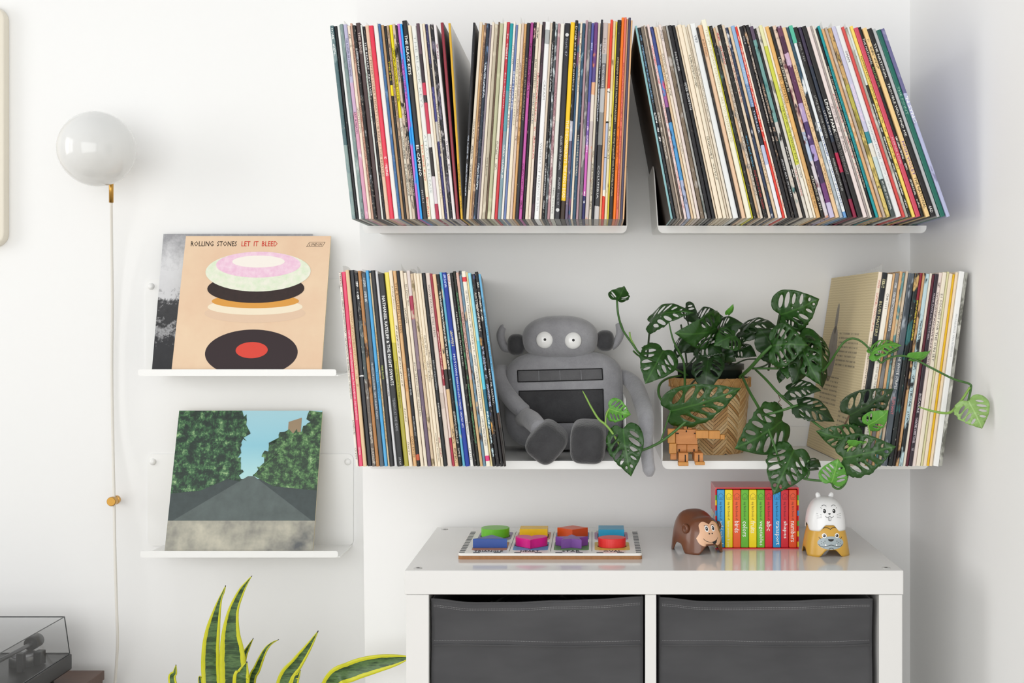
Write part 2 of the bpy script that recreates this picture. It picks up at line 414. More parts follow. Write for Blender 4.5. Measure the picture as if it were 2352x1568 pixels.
def record(w, spec, loc, theta, yaw, label, group, dz=0.0):
    """one record sleeve: origin at the middle of the spine's foot"""
    ITEM[0] += 1
    base = spec['c']; segs = [(0.0, base)]+[(a, b) for a, b in spec.get('s', [])]
    m = spine_mat(segs, w, spec.get('wear', .25), spec.get('m', []), spec.get('d', []), ITEM[0], spec.get('g', .42))
    cov = spec.get('cov'); cm = mat('cover_'+cov, cov, .5) if cov else m
    D = .3115; h = SH+dz; b = min(w*.32, .0016)
    prof = [(-w/2, D), (-w/2, b), (-w/2+b*.35, b*.3), (-w/2+b, 0), (w/2-b, 0), (w/2-b*.35, b*.3), (w/2, b), (w/2, D)]
    n = len(prof); vs = [(x, y, 0) for x, y in prof]+[(x, y, h) for x, y in prof]
    fs = [tuple(range(n))[::-1], tuple(range(n, 2*n))]+[(i, (i+1) % n, (i+1) % n+n, i+n) for i in range(n)]
    o = from_py('record', vs, fs, [m, cm], recalc=True)
    for p in o.data.polygons:
        if abs(p.normal.x) > .99 and p.area > .02: p.material_index = 1
    o.location = loc; o.rotation_euler = (0, theta, yaw); o.rotation_mode = 'XYZ'
    tag(o, label, 'record', group)
    for (s, t0, t1, c, *rest) in spec.get('t', []):
        fh = rest[0] if rest else .55
        sh = rest[1] if len(rest) > 1 else 0.0
        bo = rest[2] if len(rest) > 2 else 0.0
        hh = w*fh
        text('spine_title', s, ink(c), o, (-hh/2, -.00012, h-t0*SH), (0, 0, -1), (1, 0, 0), (t1-t0)*SH, hh, shear=sh, off=bo)
    if spec.get('p'):
        hh = .004+.009*spec['p']; vs, fs = [], []; N = 10
        for i in range(N+1):
            u = i/N; y = .002+.24*u; zz = hh*max(.12, (1-u*1.15))*(.8+.2*math.sin(u*9+ITEM[0])); xx = .0012*math.sin(u*7+ITEM[0])
            xx = max(-w*.3, min(w*.3, xx))
            vs += [(xx, y, h-.004), (xx+.001*math.sin(u*5), y-.002, h+zz)]
        fs = [(2*i, 2*i+2, 2*i+3, 2*i+1) for i in range(N)]
        from_py('plastic_sleeve', vs, fs, plastic(), o, True)
    return o
def row(recs, bx0, bx1, tx0, tx1, d0, d1, z, rowname, group, yaw=0.0, start=0, rise=0.0):
    W = sum(r['w'] for r in recs); cum = 0; out = []
    for i, r in enumerate(recs):
        f0, f1 = cum/W, (cum+r['w'])/W; cum += r['w']; fm = (f0+f1)/2; d = d0+(d1-d0)*fm
        xb0, xb1 = P(bx0+(bx1-bx0)*f0, 0, d).x, P(bx0+(bx1-bx0)*f1, 0, d).x
        xt0, xt1 = P(tx0+(tx1-tx0)*f0, 0, d).x, P(tx0+(tx1-tx0)*f1, 0, d).x
        th = math.asin(((xt0+xt1)-(xb0+xb1))/2/SH)
        w = min(xb1-xb0, xt1-xt0)*math.cos(th)*.955
        nm = cname(r['c']); size = 'thick ' if r['w'] >= 11 else ('slim ' if r['w'] <= 5 else '')
        idx = start+i
        pv = cname(recs[i-1]['c']) if i else None; nx = cname(recs[i+1]['c']) if i+1 < len(recs) else None
        if pv and nx: lab = '%s%s record sleeve between %s and %s ones, %s from left, %s row' % (size, nm, pv, nx, ordinal(idx+1), rowname)
        else: lab = '%s%s record sleeve %s from left in the %s row' % (size, nm, ordinal(idx+1), rowname)
        loc = Vector(((xb0+xb1)/2, d+random.uniform(-.0022, .0022), z+abs(math.sin(th))*w/2+.0004))
        out.append(record(w, r, loc, th, yaw, lab, group, dz=r.get('dz', random.uniform(-.003, .003))+rise*fm))
    return out
def Q(w, c, **k): return dict(w=w, c=c, **k)
BK, WH, CR, TN = '1b1b1f', 'ecece8', 'eaddc8', 'd6b48c'
K, Wt = '1a1a1a', 'f4f4f2'
A1 = [
 Q(9, '4f6b70', s=[(.62, '8fa3a0')], wear=.4, m=[('7e9496', .35, 60)], d=[(.02, .16, Wt)]),
 Q(7.5, BK, wear=.2), Q(6.5, 'e6e8e6', wear=.15), Q(8, '7d918f', m=[('a9b8b4', .4, 50), ('5a6c6c', .3, 90)], wear=.35),
 Q(9, 'b8b4d0', s=[(.3, 'cbaac6'), (.45, 'd69cb4')], m=[('eadde6', .25, 40)], t=[('THE ALLMAN BROTHERS BAND', .07, .27, '2c2c50', .5), ('EAT A PEACH', .45, .56, '4a2440', .5)], p=.7),
 Q(6.5, 'ecdcc8', t=[('GREATEST HITS', .42, .55, '6b5a50', .5)], d=[(.05, .12, K)]),
 Q(5, 'd0a894', d=[(.1, .2, '703028'), (.4, .9, '903830')], wear=.3),
 Q(7.5, '1e1e20', wear=.55, t=[('BAD COMPANY', .12, .25, 'd8d8d8', .55)], m=[('8a9098', .2, 120)]),
 Q(10.5, '4f3d3d', t=[('THE BAND', .05, .16, 'd9c8c0', .55)], wear=.1), Q(4, 'd8ded8', d=[(.2, .5, '407a60')]),
 Q(6, '202024', t=[('THE BEATLES - REVOLVER', .08, .36, 'f0f0f0', .6)], wear=.5),
 Q(9.5, 'e2c2a8', t=[("SGT. PEPPER'S LONELY HEARTS CLUB BAND / THE BEATLES", .12, .78, '8a6e58', .5)], p=.4),
 Q(10, 'dd2f4a', g=.22, wear=.12, d=[(.68, .78, 'f4c8cc')]), Q(11, 'e8e4de', wear=.1), Q(6, '3f6a9c', wear=.4, m=[('6f93bb', .3, 80)]),
 Q(6.5, 'ba966e', wear=.2), Q(6.5, '201d1b', t=[('THE BIG', .18, .28, 'e3cf2a', .5)], s=[(.31, 'f0dc1a'), (.365, '1e1b1a')], wear=.35),
 Q(5.5, 'b49a80', d=[(.03, .6, '4a3a34')], wear=.3), Q(7.5, 'efdf1e', s=[(.48, 'e2dccc')], d=[(.12, .4, '50480a'), (.5, .9, '605850')], wear=.2),
 Q(7, 'cdbba8', d=[(.05, .3, K), (.5, .95, K)], m=[('2c2624', .45, 70)], wear=.3), Q(4, '2a2424', wear=.4, d=[(.4, .9, 'd8c8b8')]),
 Q(7, 'd478cc', m=[('2f9fe8', .35, 40)], d=[(.18, .38, '4a2a8a')], wear=.1), Q(5, '2fa2ee', m=[('d060c0', .15, 50)], wear=.05),
 Q(11.5, '1d1e22', dz=.006, t=[('THE BLACK KEYS', .075, .28, 'f2f2ee', .6, 0, .02), ('EL CAMINO', .64, .80, 'f2f2ee', .6, 0, .02), ('79115-1', .87, .935, 'd8d8d8', .35)], g=.3, wear=.06),
 Q(8, 'eee2c6', t=[('The Black Keys', .61, .80, 'd8402e', .6, 0, .012), ('Brothers', .885, .985, 'd8402e', .6, 0, .012)], s=[], wear=.05),
 Q(12, 'e7e8e3', t=[('THE BLACK KEYS', .05, .42, 'b4bcb8', .45), ('ATTACK & RELEASE', .56, .86, 'b4bcb8', .45)], wear=.05),
 Q(8, '5c4552', s=[(.15, '332830'), (.30, 'c83a55'), (.36, '3a2a34'), (.40, 'c73b56'), (.56, 'dcd8d4'), (.63, '2e2628'), (.78, 'd9cdd4'), (.92, 'b03050')], m=[('efe6e8', .2, 45)], wear=.2),
 Q(7, 'e8e4da', wear=.15), Q(5, 'e6d8c0', t=[('THE BLACK KEYS', .72, .9, 'a89880', .5)]), Q(6, '3c3c66', s=[(.2, '2b2b38'), (.32, '4a4a8a'), (.5, 'c8c4c0'), (.6, '34346e')], wear=.55),
 Q(5, 'd9cfc0', t=[('THE BLASTERS  HARD LINE', .40, .66, '5a4a3e', .55)]), Q(8, '1d1c24', m=[('c9c2c4', .35, 90), ('6a6478', .3, 60)], wear=.5),
 Q(7, 'e6e0e0', d=[(.08, .18, '803850'), (.6, .75, '504050')], cov='d9d6d0'),
]
A2 = [
 Q(6.5, '8c2c3a', g=.2, wear=.1, cov='2a2020'), ]
A3 = [Q(5, 'd8aa30', wear=.12, cov='f1eee8', d=[(.7, .95, '6a5010')])]
A4 = [Q(6, '232327', cov='55555a', wear=.3, d=[(.55, .9, 'b8c0cc')])]
A5 = [
 Q(7, 'e4d8c4', t=[('LONG BLACK', .50, .60, '4a443c', .5)], d=[(.62, .85, '4a443c')]), Q(5, 'cfa878', wear=.2), Q(5, '8a6c58', m=[('d0b090', .4, 120)], wear=.5, d=[(.1, .8, '2a2020')]),
 Q(7.5, '26303f', wear=.45, d=[(.2, .38, 'd0d8e0'), (.7, .85, 'd0d8e0')], m=[('6a84a8', .2, 60)]), Q(5, '8c828c', wear=.4), Q(6, 'e2d6c4', p=.5), Q(8, 'bdb29c', m=[('d8ceb8', .4, 50)], t=[('THE BAND', .68, .78, '5a5248', .4)], wear=.2),
 Q(4, '6a5444', wear=.3), Q(8, 'b9b996', m=[('d2cfae', .35, 40)], wear=.3, p=.7), Q(8, 'eae2d0', d=[(.6, .75, '8a8070')]),
 Q(7, 'c93a48', t=[('Eric Clapton', .26, .44, 'f0d8d8', .5)], s=[(.66, 'd23c44')], wear=.25, d=[(.05, .18, 'f0d0d0')]),
 Q(8, '16949c', s=[(.34, '5a98a4'), (.55, '7f9aa4')], t=[('GARY CLARK JR.', .62, .80, Wt, .6)], wear=.15), Q(5, 'e8e4dc', t=[('JOE COCKER', .12, .22, '2a2a2a', .6), ('SHEFFIELD STEEL', .32, .55, '7a3030', .6)]),
 Q(6, '7486b8', t=[('BEN HARPER', .24, .44, 'e8ecf4', .6)], wear=.3, m=[('b8c2dc', .25, 60)]), Q(8, 'e8dcc4', t=[('DEREK AND THE DOMINOS', .18, .52, '8a7c66', .4)], p=.9),
 Q(6, 'd8c4b4', d=[(.2, .6, '806858')], p=.3), Q(6, 'dcab70', d=[(.1, .62, '8a5a2a')]), Q(8, '222228', t=[('RY COODER  INTO THE PURPLE VALLEY', .18, .50, 'a89a84', .42)], wear=.2),
 Q(7, 'a8448c', s=[(.3, 'c35aa6')], d=[(.08, .38, '3a1030'), (.7, .95, '5a1848')], wear=.25), Q(7, '201c22', wear=.35, d=[(.02, .1, 'd8b0a8')]),
 Q(7, 'e4d8c2', t=[('ELVIS COSTELLO', .19, .34, K, .6), ('ARMED FORCES', .36, .52, '3a4a6a', .55)], d=[(.02, .08, K)]), Q(6, 'e6d6c6', d=[(.25, .7, 'c84a44')], m=[('1c1a1c', .12, 130)]),
 Q(7, '2a2028', wear=.3, m=[('4a3440', .4, 40)]), Q(12, 'e6e6e6', g=.18, s=[(.03, 'a8acac'), (.1, 'e8e8e8')], t=[('CREAM', .30, .40, 'a0a0a0', .42), ('WHEELS OF FIRE', .62, .84, 'a4a4a4', .42), ('ATCO SD 2-700', .84, .97, '9a9a9a', .36)], p=1.0),
 Q(5, 'd8c8b4'), Q(6, '1c1c1e', d=[(.1, .35, 'c8c8c8'), (.6, .95, 'b8b8b8')], wear=.4), Q(6, '50585c', m=[('c2ccce', .35, 80), ('1c1e22', .3, 60)], wear=.5),
 Q(6, 'b08a90', wear=.3, m=[('d8c2c0', .35, 60)], d=[(.3, .9, '7a4a52')]), Q(10, 'e8e4da', s=[(.5, 'dcdcd4')], t=[('NEIL YOUNG', .84, .97, '606060', .3)], p=.6),
 Q(13, '1c1c24', t=[('bark 47', .08, .17, '9a9aa2', .4), ('death cab for cutie', .575, .75, 'c8c8cc', .4), ('PLANS', .79, .85, 'c0c0c4', .36), ('bark 47', .87, .93, '9a9aa2', .36)], g=.3, wear=.03, dots=[.06, .955]),
 Q(10.5, 'f0c420', t=[('THE DECEMBERISTS', .50, .72, 'f6f0d8', .62), ('THE KING IS DEAD', .73, .90, 'f6f0d8', .62)], s=[(.905, '3a2c22')], m=[], wear=.04),
 Q(7, '222226', t=[('Derek and the', .03, .2, 'd8d0c4', .6), ('Dominos', .22, .36, 'd8d0c4', .6)], s=[(.5, 'b8b8c4'), (.6, '6a6078')], m=[('d8d8dc', .2, 90)], wear=.4), Q(5, '3f6486', m=[('8a5a78', .3, 40)], wear=.2),
 Q(5, 'e6d8c4', d=[(.05, .35, '7a5a4a')]), Q(7, '2f5068', t=[('THE DOOBIE BROTHERS', .57, .78, 'd8d0c0', .5)], m=[('1c2430', .4, 50), ('7aa0b0', .2, 90)], wear=.35),
 Q(6, 'b4949c', wear=.2), Q(8, '6c6a6c', m=[('a8a4a0', .45, 60)], p=1.0, wear=.3), Q(6, '52569c', s=[(.4, '7a5aa8'), (.62, 'c860b4'), (.88, '2a2a60')], d=[(.08, .14, 'c8d0f0'), (.5, .66, 'e8d0ec'), (.86, .92, Wt)], wear=.2),
 Q(9, '6a3a78', s=[(.22, '5a4a88'), (.3, 'e6b088'), (.36, 'e4d8cc'), (.5, 'c8bcb8')], m=[('e08a5a', .25, 50)], p=.3, wear=.25), Q(6, 'e6dcc8', d=[(.65, .95, '70644e')], wear=.1),
 Q(5, '1c1e28', d=[(.08, .5, 'c8ccd8')], wear=.3), Q(12, 'c2b4b0', s=[(.08, 'd0c2be'), (.155, 'a8a8a8'), (.2, '68666a'), (.33, 'b8b8b8'), (.45, '8a8a88'), (.62, '3e3e40'), (.93, 'c8c4c2')], t=[('BOB DYLAN', .08, .155, '6a605e', .42), ('BLONDE ON BLONDE', .215, .33, 'eeeeee', .42), ('COLUMBIA', .73, .9, 'd8d8d8', .36)], m=[], wear=.1),
 Q(5, 'dca878'), Q(6, 'e2432c', s=[(.33, 'f0ece4'), (.345, '2a2a2a'), (.35, 'ece8e0'), (.5, '222222'), (.505, 'b4bcd4'), (.68, '222222'), (.685, 'b4bcd4'), (.85, 'f0ece4'), (.88, 'dd3c2c')], wear=.05),
 Q(7, 'e2cfa4', m=[('6a4a2a', .3, 45)], s=[(.34, 'e8dcb8')], d=[(.5, .7, '7a6a4a')], wear=.1), Q(3, 'e0cf3a'),
 Q(9, '26211e', t=[('SPIEWAJMY RAZEM Z MALYM WLADZIEM !', .19, .53, 'd6c6a0', .5), ("Let's Sing Together with Li'l Wally in Polish", .56, .90, 'd6c6a0', .5)], wear=.35),
 Q(7, 'f07a1c', d=[(.5, .75, 'b04010')], wear=.12, dz=.006), Q(5, 'df7462', d=[(.2, .95, 'a04038')], dz=.006), Q(4, 'c99a74', dz=.004), Q(6, '4c4860', wear=.08, dz=.006), Q(4, 'dcb083', cov='c8a27a'),
]
B1 = [
 Q(5, '86b4b8', wear=.3, cov='3a2f26'), Q(7, '1c2028', d=[(.05, .4, '6a94b4'), (.45, .6, Wt)], wear=.5, m=[('3a7a6a', .15, 60)]), Q(7, '74695f', wear=.35, d=[(.45, .7, 'd0c8bc')]), Q(4, 'b8a898', wear=.3), Q(4, '5c5048', wear=.3),
 Q(6, 'e8d4d0', d=[(.1, .3, 'e05a68'), (.4, .95, 'c87a78')], wear=.15), Q(8, '3c4a8c', s=[(.2, '4a86c8'), (.36, '9a5a9c'), (.42, '2c2c40'), (.5, '4f9ad4'), (.8, 'a8b4d4')], m=[('1c2040', .35, 60), ('d05a8a', .15, 50)], wear=.3),
 Q(5, 'd9bd98', d=[(.15, .35, '8a6a48')]), Q(6, 'e6d8c4', t=[('FLEETWOOD MAC : TUSK', .14, .36, '5a5048', .55), ('2HS 3350', .6, .66, '7a7066', .55)], p=.9), Q(7, 'e4d6d0', d=[(.02, .08, '808080')], p=.5),
 Q(9, '7a6a58', m=[('b8b0a8', .4, 50), ('4a4038', .3, 70)], wear=.5), Q(5, 'a8a8a4', m=[('68706c', .4, 40)], wear=.4), Q(8, '1c1a1e', t=[('FOREIGNER', .14, .24, 'd8d8d8', .5)], wear=.3, p=.2),
 Q(8, '1c1c20', t=[('PETER FRAMPTON', .3, .44, 'e8e8e8', .6)], wear=.2), Q(4, 'e0cfb6', wear=.2), Q(10, 'efe0c8', wear=.12, p=.8), Q(8, 'e9dec8', d=[(.15, .32, '6a6250'), (.55, .8, '6a6250')], wear=.1, p=.6),
 Q(5, 'd8ccb8', t=[('GEORGE HARRISON', .1, .32, '8a8274', .5)]), Q(6, 'e4dac8', d=[(.2, .5, '908878')]), Q(13, 'e9ebea', t=[('V89', .06, .1, '70747c', .5)], wear=.03, dz=.004), Q(4, '2a2624', wear=.3),
 Q(10, 'e8bc94', s=[(.15, 'ecc9a8')], t=[('partisan', .075, .165, '6a4a34', .5)], wear=.06), Q(11, 'ece8d2', t=[('THE JIMI HENDRIX EXPERIENCE', .05, .38, 'c4b690', .5), ('ARE YOU EXPERIENCED', .40, .64, 'c4b690', .5)], wear=.04, dz=.01), Q(3, 'e2dc3a'),
 Q(8, '20201e', wear=.45, s=[], m=[('4a6a64', .15, 50)]), Q(5, 'd2b08c', m=[('6a6a68', .3, 40)], wear=.3), Q(7, 'e2d8c8', d=[(.03, .2, 'c83a34'), (.3, .9, '7a6a60')], wear=.25),
 Q(9, '1b1a1a', t=[('iron and wine', .58, .74, '4a9ac4', .5), ('KISS EACH OTHER CLEAN', .76, .96, 'b8362e', .45)], wear=.45), Q(6, 'dccab4', d=[(.1, .4, '9a4a44')], p=.3), Q(7, '2a3a58', m=[('d0d4dc', .3, 80), ('1a1a22', .4, 50)], wear=.5),
 Q(6, 'dcc4a4', t=[('GREATEST HITS', .62, .82, '8a6a48', .5)]), Q(9, '8fb0d4', s=[(.3, '6a8ab4'), (.42, '1e222e'), (.62, 'b8c2dc'), (.72, 'e8e8ec')], t=[('MICHAEL JACKSON', .22, .42, 'e0e8f4', .42), ('THRILLER', .44, .56, 'c8d4ec', .42)], wear=.1),
 Q(5, 'dc3e30', d=[(.05, .6, 'f0d8c8')], wear=.1), Q(4, 'ece0d0', d=[(.7, .95, 'c03a30')]), Q(9, '1e1c20', t=[('VOL II', .05, .09, 'd0d0d0', .4)], wear=.12), Q(6, '2c2624', m=[('d8b08a', .25, 70), ('7a6a60', .3, 90)], d=[(.05, .6, 'd8ccc0')], wear=.4),
 Q(8, '1d1b1d', t=[('JIMMY EAT WORLD', .70, .9, 'd8d8d8', .5)], d=[(.3, .6, 'b89a84')], wear=.15), Q(9, '5a4a60', s=[(.07, '6f9c98'), (.5, 'c8c4be'), (.78, 'd0c6ba')], m=[('3f7a78', .3, 50), ('2a2424', .25, 110)], wear=.35, p=.3),
 Q(5, '1f1d1d', t=[('KALEO  A/B', .62, .78, 'e8e4dc', .6)], wear=.3), Q(7, 'd6d0c6', m=[('8a8680', .25, 90)], t=[('HAS WOODBINE', .74, .88, 'b83a3a', .5)], wear=.3),
 Q(8, 'e3e0ae', s=[(.1, 'ccd04c'), (.72, 'e8e2d4')], t=[('THE RETURN OF KOERNER, RAY & GLOVER', .42, .80, '3a3a24', .5)], wear=.15), Q(5, 'ece2cc', d=[(.3, .6, '8a8060')]),
 Q(10, 'e8b66e', s=[(.55, 'd8ac70')], t=[('LED ZEPPELIN', .25, .40, '5a3c1c', .5), ('ATLANTIC SD 8216', .80, .95, '6a4a28', .45)], m=[('b8905a', .2, 50)], wear=.2), Q(7, '211f1f', t=[('LED ZEPPELIN III', .16, .34, 'e4ddc8', .6), ('ATLANTIC SD 7201', .78, .96, 'e4ddc8', .6)], wear=.2),
 Q(9, 'e2c8b4', m=[('7a4a50', .45, 50), ('3a2c30', .3, 80), ('c88a6a', .25, 60)], s=[(.55, 'b8c8dc'), (.7, 'd8d0d4')], wear=.15), Q(11, '6a3a54', s=[(.05, '4a2440'), (.14, 'c8a8c0'), (.2, '5a2c50'), (.4, 'b09ac4'), (.5, '4c3468'), (.62, 'a894c8'), (.7, '3c2c50'), (.82, '6c3a74'), (.92, 'c4bcd8')], m=[('2c1c30', .3, 70), ('cfb8d0', .2, 90)], wear=.15),
 Q(9, 'e6c498', d=[(.2, .9, 'a07c4c')], wear=.08), Q(8, '2c4c60', s=[(.35, '20242a'), (.6, 'a8b4bc')], m=[('e0e4e6', .3, 60)], wear=.4), Q(7, 'e4e8ea', t=[('ALLIGATOR 4749 STEREO', .70, .95, '2a4a8a', .5)], d=[(.5, .68, '2a4a8a')], wear=.1, tab='52b89a', s=[(.965, '6a9cd0')]),
 Q(12, '221f1e', t=[('MFSL 1-320', .08, .18, 'a8a8a4', .34), ('LITTLE FEAT / DIXIE CHICKEN', .36, .58, 'b8b8b4', .34), ('MOBILE FIDELITY SOUND LAB', .69, .86, 'c4c4c0', .34)], g=.3, wear=.08), Q(8, '3a3048', s=[(.2, '2c3444'), (.6, '241e26'), (.66, 'b02348'), (.76, '221c24'), (.9, '8a2040')], t=[('LITTLE FEAT', .44, .57, 'd8d4d0', .5)], wear=.35),
 Q(11, '242222', t=[('LINKIN PARK', .385, .56, 'f0eee8', .6, 0, .02), ('MINUTES TO MIDNIGHT', .565, .78, '8a8684', .55)], wear=.05), Q(9, 'e6d8d4', d=[(.4, .66, '8a7c7c')], wear=.06), Q(4, 'a49a96', wear=.3), Q(6, 'e6dcd0', d=[(.35, .8, 'b84a54')], wear=.15),
 Q(6, '1e1c1c', t=[('MAHLER - DAS LIED VON DER ERDE - LEONARD BERNSTEIN / VIENNA PHILHARMONIC ORCHESTRA', .2, .84, 'd4ccb8', .55)]), Q(6, '1d989e', wear=.15, d=[(.1, .9, '0f5a60')]), Q(8, 'dcae7c', wear=.15, p=.9, d=[(.45, .6, 'f0e0c8')]), Q(6, 'b8a89a', m=[('d8ccc0', .4, 40)], wear=.2),
 Q(9, 'c9a268', m=[('8a7a3a', .4, 60), ('5a4a34', .3, 90)], s=[(.3, 'b8b04c'), (.5, 'd8c070')], wear=.25), Q(10, 'c4c2da', s=[(.55, '2f8894'), (.61, 'e0dcd0'), (.68, 'c4d4d4'), (.8, '44504e')], t=[('MY HEAD IS AN ANIMAL', .815, .965, 'e4e6e2', .42)], d=[(.3, .5, 'e8d0e4')], p=.9, wear=.08),
 Q(13, 'e8ebea', t=[('OMAM', .13, .19, '202020', .4), ('OF MONSTERS AND MEN', .50, .70, '8a9092', .32), ('BENEATH THE SKIN', .72, .86, 'b8bcbc', .3)], wear=.03), Q(6, 'd24c48', s=[], wear=.08, d=[]), Q(7, 'a8a89c', m=[('d4d4cc', .4, 40)], wear=.2, p=.6),
 Q(6, 'dce4e2', s=[(.3, '2a2c2c')], m=[('9aa4a6', .3, 70)], d=[(.4, .95, 'e8e8e4')], wear=.3), Q(7, 'f0d468', d=[(.15, .75, '6a5a1a')], wear=.1), Q(11, 'cc4a60', t=[('MUMFORD & SONS', .58, .72, 'f0c8cc', .36)], g=.2, wear=.05),
 Q(8, '1c1a1a', t=[('THE NATIONAL', .06, .2, 'e8e8e4', .6), ('ALLIGATOR', .21, .32, '8aa868', .6)], d=[(.55, .75, 'e8e8e4'), (.8, .95, 'd8d8d0')], wear=.06), Q(10, 'ecca8e', t=[('HIGH VIOLET', .60, .78, '7a5a94', .66, 0, .01), ('THE NATIONAL', .79, .955, '3a2c1c', .66, 0, .01)], d=[(.06, .22, '5a4a30')], wear=.03),
 Q(12, '222021', t=[('THE NATIONAL', .08, .265, 'f0efe8', .42), ('TROUBLE WILL FIND ME', .29, .57, 'f0efe8', .42), ('4AD', .94, .975, 'e8e8e4', .6)], wear=.04), Q(7, 'b4b6b8', wear=.1), Q(12, '23665a', s=[(.1, '1f6a5c')], t=[('THE POINT', .30, .45, '9cc4b0', .4)], wear=.12, g=.3), Q(9, '6a6792', s=[(.34, 'b4b8d8')], t=[("'N SYNC", .36, .50, 'f2f2f6', .8, 0, .03)], m=[('8c8aac', .2, 60)], wear=.05),
]
